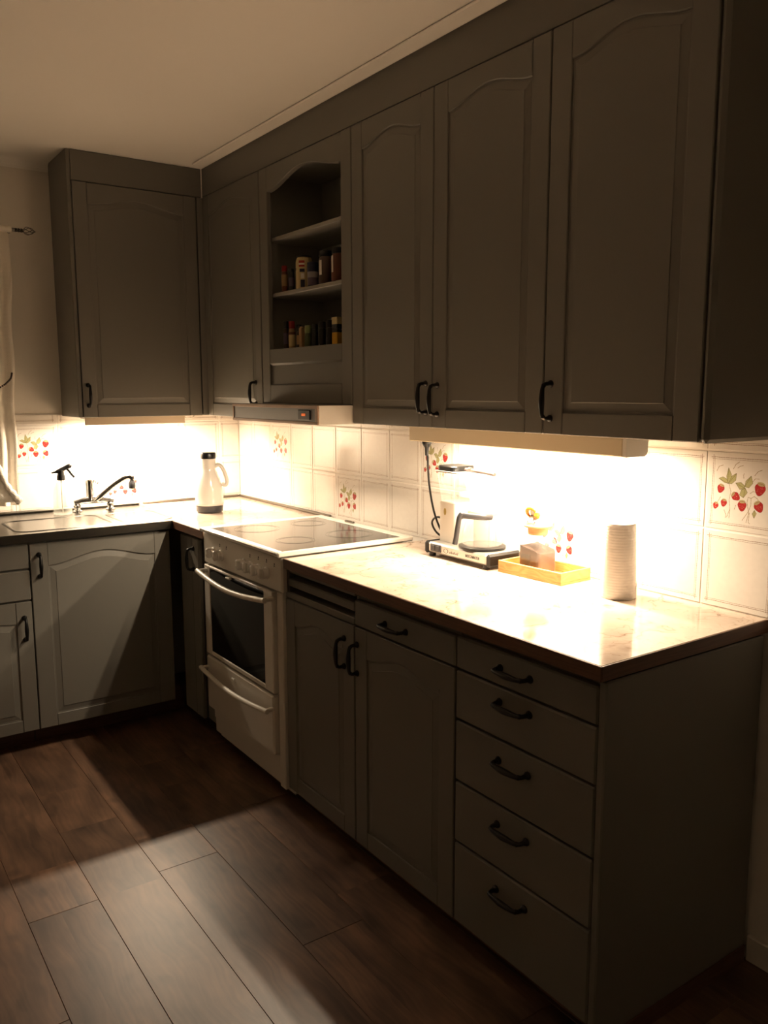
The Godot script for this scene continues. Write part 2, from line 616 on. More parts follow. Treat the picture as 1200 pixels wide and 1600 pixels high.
func panel_door(parent: Node, called: String, u0: float, v0: float, W: float, H: float, back: float, o := {}) -> MeshInstance3D:
	var T := 0.020
	var s: float = o.get("stile", 0.062)
	var b: float = o.get("rail", 0.056)
	var sh: float = H - float(o.get("top", 0.087))
	var rise: float = o.get("rise", 0.033)
	var st := ST()
	box(st, Vector3(0, 0, 0), Vector3(s - 0.0004, H, T), 0.0022)
	box(st, Vector3(W - s + 0.0004, 0, 0), Vector3(W, H, T), 0.0022)
	box(st, Vector3(s + 0.0004, 0, 0), Vector3(W - s - 0.0004, b, T - 0.0004), 0.0016)
	var K := 24
	var c := 0.0022
	var f := T - 0.0004
	for k in K:                                            # arched top rail
		var ua := lerpf(s + 0.0004, W - s - 0.0004, float(k) / K)
		var ub := lerpf(s + 0.0004, W - s - 0.0004, float(k + 1) / K)
		var ya := sh + rise * arch((ua - s) / (W - 2 * s))
		var yb := sh + rise * arch((ub - s) / (W - 2 * s))
		fdir(st, [Vector3(ua, ya + c, f), Vector3(ub, yb + c, f), Vector3(ub, H - 0.002, f), Vector3(ua, H - 0.002, f)], Vector3(0, 0, 1))
		fdir(st, [Vector3(ua, ya + c, f), Vector3(ub, yb + c, f), Vector3(ub, yb, f - c), Vector3(ua, ya, f - c)], Vector3(0, -1, 1))
		fdir(st, [Vector3(ua, ya, 0), Vector3(ub, yb, 0), Vector3(ub, yb, f - c), Vector3(ua, ya, f - c)], Vector3(0, -1, 0))
		fdir(st, [Vector3(ua, H - 0.002, f), Vector3(ub, H - 0.002, f), Vector3(ub, H, f - 0.002), Vector3(ua, H, f - 0.002)], Vector3(0, 1, 1))
		fdir(st, [Vector3(ua, H, 0), Vector3(ub, H, 0), Vector3(ub, H, f - 0.002), Vector3(ua, H, f - 0.002)], Vector3(0, 1, 0))
		fdir(st, [Vector3(ua, ya, 0), Vector3(ub, yb, 0), Vector3(ub, H, 0), Vector3(ua, H, 0)], Vector3(0, 0, -1))
	var d := put(called, st, M.sage, parent, Vector3(u0, v0, back))
	if o.get("panel", true):
		var p := ST()
		var rings := []
		for q in [[-0.002, T - 0.0052], [0.0035, T - 0.0052], [0.005, T - 0.0058], [0.026, T - 0.0022], [0.0275, T - 0.0006]]:
			rings.append(opening(W, b, s, sh, rise, q[0], q[1]))
		for i in range(rings.size() - 1):
			var n: int = rings[i].size()
			for k in n:
				var j := (k + 1) % n
				fdir(p, [rings[i][k], rings[i][j], rings[i + 1][j], rings[i + 1][k]], Vector3(0, 0, 1))
		var top: Array = rings[-1]
		for k in range(2, top.size() - 1):
			var a: Vector3 = top[k]
			var e: Vector3 = top[k + 1]
			fdir(p, [a, e, Vector3(e.x, top[0].y, e.z), Vector3(a.x, top[0].y, a.z)], Vector3(0, 0, 1))
		box(p, Vector3(s - 0.004, b - 0.004, 0.001), Vector3(W - s + 0.004, sh - 0.001, 0.006))
		put("panel", p, M.sage, d)
	if o.has("handle"):
		add_handle(d, Vector3(o.handle.x, o.handle.y, T))
	return d


func drawer_front(parent: Node, u0: float, v0: float, u1: float, v1: float, back: float, hv: float, hu := -1.0) -> MeshInstance3D:
	var st := bx(Vector3.ZERO, Vector3(u1 - u0, v1 - v0, 0.020), 0.004)
	var d := put("drawer", st, M.sage, parent, Vector3(u0, v0, back))
	if hv > 0.0:
		add_handle(d, Vector3((u1 - u0) / 2.0 if hu < 0.0 else hu - u0, hv - v0, 0.020), true)
	return d


# ------------------------------------------------------------------ the scene
func _ready() -> void:
	rng.seed = 42
	var cam := Camera3D.new()
	cam.name = "camera"
	cam.position = Vector3(-1.88062, 1.44813, 4.00970)
	cam.rotation = Vector3(-0.144518, -0.610915, -0.001778)
	cam.fov = 63.379
	cam.near = 0.05
	cam.far = 50.0
	add_child(cam)
	cam.current = true

	var env := Environment.new()
	env.background_mode = Environment.BG_COLOR
	env.background_color = Color(0.004, 0.005, 0.008)
	env.tonemap_mode = Environment.TONE_MAPPER_LINEAR
	env.tonemap_exposure = EXPOSURE
	env.sdfgi_enabled = true
	env.ssao_enabled = true
	env.ssil_enabled = true
	var we := WorldEnvironment.new()
	we.name = "surroundings"
	we.environment = env
	add_child(we)

	materials()
	H_DOOR = handle_mesh(0.088)
	H_DRAWER = handle_mesh(0.098)

	room()
	tiles()
	floor_planks()
	upper_cabinets()
	lower_cabinets()
	worktops()
	stove()
	hood()
	lamps()
	sink_things()
	coffee_maker()
	tray_and_jar()
	cup_stack()
	spices()
	curtain()


# a lamp that shines downwards: light just below the glowing tube
func area(called: String, parent: Node, at: Vector3, size: Vector2, energy: float) -> void:
	var l := AreaLight3D.new()
	l.name = called
	l.area_size = size
	l.light_color = LAMP
	l.light_energy = energy
	l.area_range = 12.0
	l.area_attenuation = 2.0
	l.shadow_enabled = true
	l.position = at
	l.rotation = Vector3(-PI / 2, 0, 0)
	parent.add_child(l)


const CEIL := 2.45
const X0 := -3.5
const Z1 := 5.6
const Z2 := 2.9475


func room() -> void:
	var st := ST()
	structure("ceiling", bx(Vector3(X0 - 0.1, CEIL, -0.11), Vector3(0.11, CEIL + 0.1, Z1 + 0.1)), M.ceiling)
	structure("floor", bx(Vector3(X0 - 0.1, -0.12, -0.11), Vector3(0.11, -0.012, Z1 + 0.1)), M.subfloor)
	structure("wall_right", bx(Vector3(0.008, -0.012, -0.11), Vector3(0.11, CEIL, Z1 + 0.1)), M.wall)
	structure("wall_left", bx(Vector3(X0 - 0.1, -0.012, -0.11), Vector3(X0, CEIL, Z1 + 0.1)), M.wall)
	structure("wall_front", bx(Vector3(X0, -0.012, Z1), Vector3(0.008, CEIL, Z1 + 0.1)), M.wall)
	# back wall with the window opening
	var a := Vector3(-2.35, 1.02, 0)
	var b := Vector3(-1.28, 2.02, 0)
	st = ST()
	box(st, Vector3(X0, -0.012, -0.11), Vector3(a.x, CEIL, -0.008))
	box(st, Vector3(b.x, -0.012, -0.11), Vector3(0.008, CEIL, -0.008))
	box(st, Vector3(a.x, -0.012, -0.11), Vector3(b.x, a.y, -0.008))
	box(st, Vector3(a.x, b.y, -0.11), Vector3(b.x, CEIL, -0.008))
	structure("wall_back", st, M.wall)
	# the window beside the curtain
	st = ST()
	for e in [[a.x - 0.06, a.y - 0.06, b.x + 0.06, a.y], [a.x - 0.06, b.y, b.x + 0.06, b.y + 0.06], [a.x - 0.06, a.y, a.x, b.y], [b.x, a.y, b.x + 0.06, b.y]]:
		box(st, Vector3(e[0], e[1], -0.008), Vector3(e[2], e[3], 0.008), 0.003)
	for e in [[a.x, a.y, b.x, a.y + 0.05], [a.x, b.y - 0.05, b.x, b.y], [a.x, a.y + 0.05, a.x + 0.05, b.y - 0.05], [b.x - 0.05, a.y + 0.05, b.x, b.y - 0.05], [-1.84, a.y + 0.05, -1.79, b.y - 0.05]]:
		box(st, Vector3(e[0], e[1], -0.09), Vector3(e[2], e[3], -0.035), 0.003)
	var w := structure("window_1", st, M.white_enamel)
	for e in [[a.x + 0.045, -1.835], [-1.795, b.x - 0.045]]:
		put("pane", bx(Vector3(e[0], a.y + 0.045, -0.066), Vector3(e[1], b.y - 0.045, -0.060)), M.clear_glass, w)
	# ceiling strip over the long run of cabinets, cove on the back wall
	st = ST()
	box(st, Vector3(-0.362, CEIL - 0.009, 0.36), Vector3(-0.298, CEIL, 2.96), 0.004)
	structure("trim_1", st, M.ceiling)
	st = ST()
	for i in 5:
		var t0 := PI / 2 * i / 5.0
		var t1 := PI / 2 * (i + 1) / 5.0
		var p := func(t: float, x: float): return Vector3(x, CEIL - 0.038 + 0.038 * sin(t), -0.008 + 0.038 * (1.0 - cos(t)))
		fdir(st, [p.call(t0, X0), p.call(t0, -0.886), p.call(t1, -0.886), p.call(t1, X0)], Vector3(0, -1, 1))
	fdir(st, [Vector3(-0.886, CEIL - 0.038, -0.008), Vector3(-0.886, CEIL, -0.008), Vector3(-0.886, CEIL, 0.03)], Vector3(1, 0, 0))
	structure("trim_2", st, M.ceiling)
	structure("baseboard_right", bx(Vector3(-0.008, 0.0, Z2 + 0.001), Vector3(0.008, 0.07, Z1), 0.003), M.wall)


func tile_mesh(w: float, h: float, u0 := 0.0, u1 := 1.0, v0 := 0.0, v1 := 1.0) -> ArrayMesh:   # front faces local +z, chamfered rim
	var st := ST()
	var c := 0.0018
	var d := 0.007
	var P := func(x: float, y: float, z: float): 
		st.set_uv(Vector2(lerpf(u0, u1, x / w), lerpf(v1, v0, y / h)))
		return Vector3(x, y, z)
	var inner := [[c, c], [w - c, c], [w - c, h - c], [c, h - c]]
	var outer := [[0.0, 0.0], [w, 0.0], [w, h], [0.0, h]]
	for f in [[0, 2, 1], [0, 3, 2]]:
		for k in f:
			st.add_vertex(P.call(inner[k][0], inner[k][1], d))
	for k in 4:
		var j := (k + 1) % 4
		for t in [[[outer[k], d - c], [inner[j], d], [outer[j], d - c]], [[outer[k], d - c], [inner[k], d], [inner[j], d]], [[outer[k], 0.0], [outer[j], d - c], [outer[j], 0.0]], [[outer[k], 0.0], [outer[k], d - c], [outer[j], d - c]]]:
			for q in t:
				st.add_vertex(P.call(q[0][0], q[0][1], q[1]))
	return done(st)


func tiles() -> void:
	var G := 0.0035
	var full := tile_mesh(0.2 - G, 0.2 - G)
	var strip := tile_mesh(0.2 - G, 0.042, 0, 1, 0.80, 1.0)
	# right wall: rows from y 0.90 and 1.10, a cut strip above
	var wall := get_node("wall_right")
	var g := put("grout", bx(Vector3(0.0013, 0.86, 0.0), Vector3(0.010, 1.346, Z2)), M.grout, wall)
	g.set_meta("label", "pale grout bed behind the tiles")
	var k0 := 0.165
	var edges := [0.002]
	for k in 14:
		edges.append(k0 + 0.1995 * k)
	edges.append(Z2)
	for i in range(edges.size() - 1):
		var a: float = edges[i]
		var wd: float = edges[i + 1] - a - G
		for row in 3:
			var me: Mesh = full if row < 2 else strip
			var hh := 0.2 - G if row < 2 else 0.042
			if wd < 0.19:
				me = tile_mesh(wd, hh, (1.0 - wd / 0.1965) if i == 0 else 0.0, 1.0 if i == 0 else wd / 0.1965, 0.0 if row < 2 else 0.8, 1.0)
			var berries: bool = (row == 1 and (i - 2) % 6 == 0) or (row == 0 and (i - 5) % 6 == 0)
			var o := put("tile", me, M.tile_berries if berries else M["tile_%d" % ((i + row) % 2)], wall)
			o.transform = Transform3D(Basis(Vector3.UP, -PI / 2), Vector3(0.007, 0.90 + 0.2 * row + G / 2, a + G / 2))
			if berries:
				o.set_meta("label", "tile printed with red strawberries and green leaves")
	# back wall
	var back := get_node("wall_back")
	g = put("grout", bx(Vector3(-1.72, 0.86, -0.010), Vector3(0.0, 1.346, -0.0013)), M.grout, back)
	g.set_meta("label", "pale grout bed behind the tiles")
	edges = [-0.0005]
	for k in 9:
		edges.append(-0.112 - 0.2 * k)
	for i in range(edges.size() - 1):
		var b: float = edges[i]
		var wd: float = b - edges[i + 1] - G
		for row in 3:
			var top := 0.90 + 0.2 * row
			if i >= 7 and row == 2:
				continue
			if i >= 7 and row == 1:
				continue
			var me: Mesh = full if row < 2 else strip
			var hh := 0.2 - G if row < 2 else 0.042
			if wd < 0.19:
				me = tile_mesh(wd, hh, 0.0, wd / 0.1965, 0.0 if row < 2 else 0.8, 1.0)
			var berries: bool = (row == 1 and i == 5) or (row == 0 and i == 3)
			var o := put("tile", me, M.tile_berries if berries else M["tile_%d" % ((i + row + 1) % 2)], back)
			o.position = Vector3(edges[i + 1] + G / 2, top + G / 2, -0.007)
			if berries:
				o.set_meta("label", "tile printed with red strawberries and green leaves")


func floor_planks() -> void:
	var fl := get_node("floor")
	var W := 0.1913
	var cols := int((0.0 - X0) / W) + 2
	for c in cols:
		var x1: float = 0.006 if c == 0 else -0.143 - W * (c - 1)
		var x0: float = maxf(-0.143 - W * c, X0)
		if x0 > -0.02 or x1 <= X0 + 0.01:
			continue
		var z: float = 0.0 - [0.0, 0.85, 0.42, 1.1, 0.85, 0.2][c % 6]
		if c == 4 or c == 5:
			z = 1.695 - 1.29 * 2.0 + (0.0 if c == 5 else 0.55)
		while z < Z1:
			var a := maxf(z, -0.008)
			var b := minf(z + 1.29, Z1)
			if b - a > 0.02:
				var st := ST()
				box(st, Vector3(x0 + 0.0003, -0.010, a + 0.0003), Vector3(x1 - 0.0003, 0.0, b - 0.0003), 0.0010)
				put("plank", st, M["plank_%d" % rng.randi_range(0, 7)], fl)
			z += 1.29


func unit(called: String, label: String, right: bool, at: float, category := "cabinet") -> Node3D:
	if right:
		return thing(called, label, category, Vector3(0, 0, at), WALL_R)
	return thing(called, label, category, Vector3(at, 0, 0), 0.0)


const UB := 1.337      # bottom of the wall cabinets
const UT := 2.322      # top of their doors


func upper_cabinets() -> void:
	var D := 0.274
	# the long run along the right wall
	var u := unit("wall_cabinet", "grey-green arched-door wall cabinet in the corner, left of the open spice shelf", true, 0.0)
	put("body", bx(Vector3(0.297, UB + 0.002, 0.002), Vector3(0.868, UT, D), 0.001), M.sage, u)
	panel_door(u, "door", 0.302, UB, 0.564, UT - UB, D + 0.001, {"stile": 0.056, "handle": Vector2(0.507, 0.105)})

	var inner: Material = mat("sage_brightened", Color(0.60, 0.585, 0.545), 0.5)  # cabinet sage, lightened in colour to make up for scarce light inside the shelf
	u = unit("spice_shelf", "open grey-green shelf cabinet with arched top holding spice jars above the hood", true, 0.0, "shelf cabinet")
	var b := 1.402
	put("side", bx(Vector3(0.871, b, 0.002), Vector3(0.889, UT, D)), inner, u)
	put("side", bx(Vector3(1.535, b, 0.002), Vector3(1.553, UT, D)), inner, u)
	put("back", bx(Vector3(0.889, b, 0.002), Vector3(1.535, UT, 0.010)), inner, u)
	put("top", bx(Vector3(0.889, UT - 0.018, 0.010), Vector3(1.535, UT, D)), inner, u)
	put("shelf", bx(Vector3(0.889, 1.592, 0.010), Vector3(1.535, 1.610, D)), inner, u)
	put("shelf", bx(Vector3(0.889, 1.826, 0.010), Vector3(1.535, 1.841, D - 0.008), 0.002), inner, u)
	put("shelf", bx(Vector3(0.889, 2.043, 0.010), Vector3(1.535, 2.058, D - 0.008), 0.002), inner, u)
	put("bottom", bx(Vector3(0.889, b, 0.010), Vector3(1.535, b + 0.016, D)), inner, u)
	var fr := panel_door(u, "face_frame", 0.873, b, 0.680, UT - b, D + 0.001, {"stile": 0.066, "rail": 0.073, "top": 0.094, "rise": 0.048, "panel": false})
	# lower apron: recess with a raised lip under the jars
	var st := ST()
	box(st, Vector3(0.064, 0.071, 0.001), Vector3(0.616, 0.150, 0.011))
	fdir(st, [Vector3(0.066, 0.150, 0.0115), Vector3(0.614, 0.150, 0.0115), Vector3(0.614, 0.157, 0.0195), Vector3(0.066, 0.157, 0.0195)], Vector3(0, -1, 1))
	box(st, Vector3(0.066, 0.1571, 0.001), Vector3(0.614, 0.214, 0.0196), 0.0012)
	put("apron", st, M.sage, fr)

	u = unit("wall_cabinet", "grey-green arched-door wall cabinet just right of the open spice shelf", true, 0.0)
	put("body", bx(Vector3(1.556, UB + 0.002, 0.002), Vector3(2.000, UT, D), 0.001), M.sage, u)
	panel_door(u, "door", 1.557, UB, 0.443, UT - UB, D + 0.001, {"stile": 0.063, "handle": Vector2(0.413, 0.090)})
	u = unit("wall_cabinet", "grey-green arched-door wall cabinet over the coffee maker", true, 0.0)
	put("body", bx(Vector3(2.001, UB + 0.002, 0.002), Vector3(2.465, UT, D), 0.001), M.sage, u)
	panel_door(u, "door", 2.003, UB, 0.461, UT - UB, D + 0.001, {"stile": 0.064, "handle": Vector2(0.024, 0.085)})
	u = unit("wall_cabinet", "grey-green arched-door wall cabinet at the open end, over the white cup stack", true, 0.0)
	put("body", bx(Vector3(2.466, UB + 0.002, 0.002), Vector3(2.929, UT, D), 0.001), M.sage, u)
	panel_door(u, "door", 2.468, UB, 0.460, UT - UB, D + 0.001, {"stile": 0.066, "handle": Vector2(0.024, 0.085)})
	put("end_panel", bx(Vector3(2.9292, UB - 0.002, 0.0), Vector3(2.951, CEIL - 0.001, 0.2955), 0.009), M.sage, u)

	# left cabinet on the back wall
	u = unit("wall_cabinet", "grey-green arched-door wall cabinet over the sink, side panel facing the window", false, 0.0)
	put("body", bx(Vector3(-0.869, UB + 0.002, 0.002), Vector3(-0.3, UT, D), 0.001), M.sage, u)
	put("end_panel", bx(Vector3(-0.887, UB, 0.0), Vector3(-0.8695, CEIL - 0.001, 0.287), 0.002), M.sage, u)
	panel_door(u, "door", -0.868, UB, 0.545, UT - UB, D + 0.001, {"stile": 0.060, "handle": Vector2(0.024, 0.095)})
	put("filler", bx(Vector3(-0.318, UB + 0.002, D + 0.0005), Vector3(-0.2752, UT, 0.2962)), M.sage, u)

	var f := thing("cabinet_fascia", "plain grey-green fascia board along the ceiling over the long row of doors", "fascia board", Vector3.ZERO, WALL_R)
	put("board", bx(Vector3(0.296, UT + 0.003, 0.002), Vector3(2.930, CEIL - 0.001, 0.291), 0.002), M.sage, f)
	f = thing("cabinet_fascia", "short plain grey-green fascia board along the ceiling over the sink cabinet", "fascia board")
	put("board", bx(Vector3(-0.869, UT + 0.003, 0.002), Vector3(-0.2925, CEIL - 0.001, 0.291), 0.002), M.sage, f)


func lower_cabinets() -> void:
	var D := 0.559
	var back := D + 0.001
	# narrow corner cabinet between the sink front and the stove
	var u := unit("corner_cabinet", "narrow dark grey-green cabinet in the corner, left of the white stove", true, 0.0)
	put("body", bx(Vector3(0.605, 0.07, 0.02), Vector3(0.900, 0.861, D - 0.002), 0.001), M.sage, u)
	var d := put("door", bx(Vector3(0, 0, 0), Vector3(0.195, 0.775, 0.020), 0.004), M.sage, u, Vector3(0.620, 0.070, back))
	add_handle(d, Vector3(0.145, 0.686, 0.020))
	put("groove", bx(Vector3(0.1245, 0.002, 0.0198), Vector3(0.1260, 0.773, 0.0203)), M.sage_dark, d)
	put("plinth", bx(Vector3(0.605, 0.0, 0.3), Vector3(0.900, 0.069, 0.47)), M.plinth, u)

	u = unit("base_cabinet", "grey-green base cabinet right of the white stove, with two breadboard slots over its door", true, 0.0)
	put("body", bx(Vector3(1.567, 0.071, 0.02), Vector3(1.995, 0.755, D)), M.sage, u)
	put("side", bx(Vector3(1.567, 0.755, 0.02), Vector3(1.583, 0.861, D)), M.sage, u)
	put("side", bx(Vector3(1.981, 0.755, 0.02), Vector3(1.995, 0.861, D)), M.sage, u)
	put("slot_rail", bx(Vector3(1.567, 0.846, 0.3), Vector3(1.995, 0.862, 0.576), 0.002), M.sage, u)
	put("slot_rail", bx(Vector3(1.567, 0.800, 0.3), Vector3(1.995, 0.826, 0.578), 0.003), M.sage, u)
	put("slot_rail", bx(Vector3(1.567, 0.7575, 0.3), Vector3(1.995, 0.780, 0.578), 0.003), M.sage, u)
	put("slot_post", bx(Vector3(1.567, 0.7575, back), Vector3(1.590, 0.862, 0.577), 0.002), M.sage, u)
	panel_door(u, "door", 1.568, 0.071, 0.425, 0.684, back, {"stile": 0.062, "handle": Vector2(0.372, 0.590)})
	put("plinth", bx(Vector3(1.565, 0.0, 0.3), Vector3(1.997, 0.070, 0.515)), M.plinth, u)

	u = unit("base_cabinet", "grey-green base cabinet with one drawer over a single arched door, left of the drawer stack", true, 0.0)
	put("body", bx(Vector3(1.998, 0.071, 0.02), Vector3(2.464, 0.861, D)), M.sage, u)
	drawer_front(u, 1.999, 0.760, 2.462, 0.839, back, 0.800, 2.206)
	panel_door(u, "door", 1.999, 0.071, 0.463, 0.684, back, {"stile": 0.063, "handle": Vector2(0.013, 0.588)})
	put("plinth", bx(Vector3(1.998, 0.0, 0.3), Vector3(2.464, 0.070, 0.515)), M.plinth, u)

	u = unit("drawer_cabinet", "grey-green base cabinet of five stacked drawers with a plain end panel", true, 0.0)
	put("body", bx(Vector3(2.466, 0.071, 0.02), Vector3(2.924, 0.861, D)), M.sage, u)
	for q in [[0.760, 0.843, 0.804], [0.628, 0.754, 0.720], [0.463, 0.622, 0.574], [0.297, 0.457, 0.411], [0.071, 0.291, 0.241]]:
		drawer_front(u, 2.467, q[0], 2.921, q[1], back, q[2], 2.677)
	put("end_panel", bx(Vector3(2.925, 0.0, 0.009), Vector3(2.945, 0.861, 0.582), 0.003), M.sage, u)
	put("skirting", bx(Vector3(2.9455, 0.0, 0.012), Vector3(2.950, 0.045, 0.575), 0.001), M.plinth, u)
	put("plinth", bx(Vector3(2.466, 0.0, 0.3), Vector3(2.9245, 0.070, 0.515)), M.plinth, u)

	# under the sink
	u = unit("sink_cabinet", "wide grey-green arched-door base cabinet under the right-hand half of the sink", false, 0.0)
	put("body", bx(Vector3(-1.184, 0.092, 0.02), Vector3(-0.606, 0.735, D)), M.sage, u)
	put("front_rail", bx(Vector3(-1.184, 0.735, D - 0.02), Vector3(-0.606, 0.861, D)), M.sage, u)
	panel_door(u, "door", -1.183, 0.092, 0.570, 0.763, back, {"stile": 0.068, "rail": 0.050, "top": 0.094, "rise": 0.040, "handle": Vector2(0.033, 0.674)})
	put("plinth", bx(Vector3(-1.184, 0.0, 0.3), Vector3(-0.53, 0.090, 0.470)), M.plinth, u)
	u = unit("base_cabinet", "grey-green base cabinet with two drawers over a door, left of the wide sink door", false, 0.0)
	put("body", bx(Vector3(-1.700, 0.092, 0.02), Vector3(-1.187, 0.735, D)), M.sage, u)
	put("front_rail", bx(Vector3(-1.700, 0.735, D - 0.02), Vector3(-1.187, 0.861, D)), M.sage, u)
	drawer_front(u, -1.700, 0.758, -1.188, 0.855, back, -1.0)
	drawer_front(u, -1.700, 0.632, -1.188, 0.752, back, -1.0)
	panel_door(u, "door", -1.700, 0.092, 0.512, 0.534, back, {"stile": 0.060, "rail": 0.050, "handle": Vector2(0.482, 0.427)})
	put("plinth", bx(Vector3(-1.700, 0.0, 0.3), Vector3(-1.187, 0.090, 0.470)), M.plinth, u)


func worktops() -> void:
	var t := thing("worktop", "long marbled laminate worktop with brown edge carrying the coffee maker and cup stack", "worktop")
	put("slab", bx(Vector3(-0.602, 0.868, 1.604), Vector3(-0.0005, 0.90, Z2 - 0.003), 0.001), M.marble, t)
	put("edge_strip", bx(Vector3(-0.606, 0.867, 1.604), Vector3(-0.6022, 0.8995, Z2 + 0.001), 0.001), M.edge_wood, t)
	put("edge_strip", bx(Vector3(-0.6022, 0.867, Z2 - 0.0028), Vector3(-0.0005, 0.8995, Z2 + 0.001), 0.001), M.edge_wood, t)

	t = thing("worktop", "short marbled laminate corner worktop under the white thermos jug", "worktop")
	var st := ST()
	prism(st, PackedVector2Array([Vector2(-0.545, 0.003), Vector2(-0.003, 0.003), Vector2(-0.003, 0.925), Vector2(-0.602, 0.925), Vector2(-0.602, 0.606), Vector2(-0.545, 0.606)]), 0.868, 0.900)
	put("slab", st, M.marble, t)
	st = ST()
	box(st, Vector3(-0.606, 0.866, 0.606), Vector3(-0.6022, 0.8995, 0.9252), 0.001)
	put("edge_strip", st, M.edge_wood, t)
	st = ST()
	box(st, Vector3(-0.016, 0.9003, 0.006), Vector3(-0.0015, 0.912, 0.925), 0.004)
	box(st, Vector3(-0.53, 0.9003, 0.0015), Vector3(-0.0165, 0.912, 0.016), 0.004)
	put("splash_strip", st, M.steel_brushed, t)

	# stainless sink top with two bowls
	t = thing("sink", "stainless steel sink top with two rectangular bowls below the wall lamp", "sink")
	var plate := CSGCombiner3D.new()
	plate.name = "sink_top"
	plate.material_override = M.steel
	t.add_child(plate)
	var slab := CSGBox3D.new()
	slab.name = "sheet"
	slab.size = Vector3(1.15, 0.010, 0.602)
	slab.position = Vector3(-0.546 - 0.575, 0.895, 0.303)
	plate.add_child(slab)
	var lip := CSGBox3D.new()
	lip.name = "front_fold"
	lip.size = Vector3(1.090, 0.034, 0.012)
	lip.position = Vector3(-0.606 - 0.545, 0.883, 0.598)
	plate.add_child(lip)
	for e in [[-1.215, -0.835], [-0.785, -0.580]]:
		var hole := CSGPolygon3D.new()
		hole.name = "bowl_hole"
		hole.operation = CSGShape3D.OPERATION_SUBTRACTION
		hole.polygon = rrect(e[0], 0.235, e[1], 0.548, 0.05)
		hole.depth = 0.1
		hole.rotation = Vector3(PI / 2, 0, 0)      # polygon (x, y) lies in (x, z)
		hole.position = Vector3(0, 0.95, 0)
		plate.add_child(hole)
		st = ST()
		var loops := []
		var ys := []
		for q in [[-0.010, 0.9004, 0.058], [-0.006, 0.9026, 0.055], [0.001, 0.9022, 0.05], [0.006, 0.896, 0.048], [0.012, 0.86, 0.045], [0.020, 0.765, 0.042], [0.034, 0.752, 0.035], [0.06, 0.748, 0.03]]:
			loops.append(rrect(e[0] + q[0], 0.235 + q[0], e[1] - q[0], 0.548 - q[0], q[2]))
			ys.append(q[1])
		loft(st, loops, ys, -1.0)
		var idx := Geometry2D.triangulate_polygon(loops[-1])
		for i in range(0, idx.size(), 3):
			fdir(st, [v3(loops[-1][idx[i]], 0.748), v3(loops[-1][idx[i + 1]], 0.748), v3(loops[-1][idx[i + 2]], 0.748)], Vector3.UP)
		var bowl := put("bowl", st, M.steel_bowl, t)
		st = ST()
		var cx: float = (e[0] + e[1]) / 2.0
		lathe(st, [Vector2(0.040, 0.7482), Vector2(0.038, 0.7515), Vector2(0.026, 0.7510), Vector2(0.020, 0.7490), Vector2(0.0, 0.7488)], 24, Vector3(cx, 0, 0.39))
		put("drain", st, M.chrome, bowl)
	st = ST()
	box(st, Vector3(-1.69, 0.9003, 0.0015), Vector3(-0.547, 0.914, 0.018), 0.005)
	put("back_lip", st, M.steel_brushed, t)


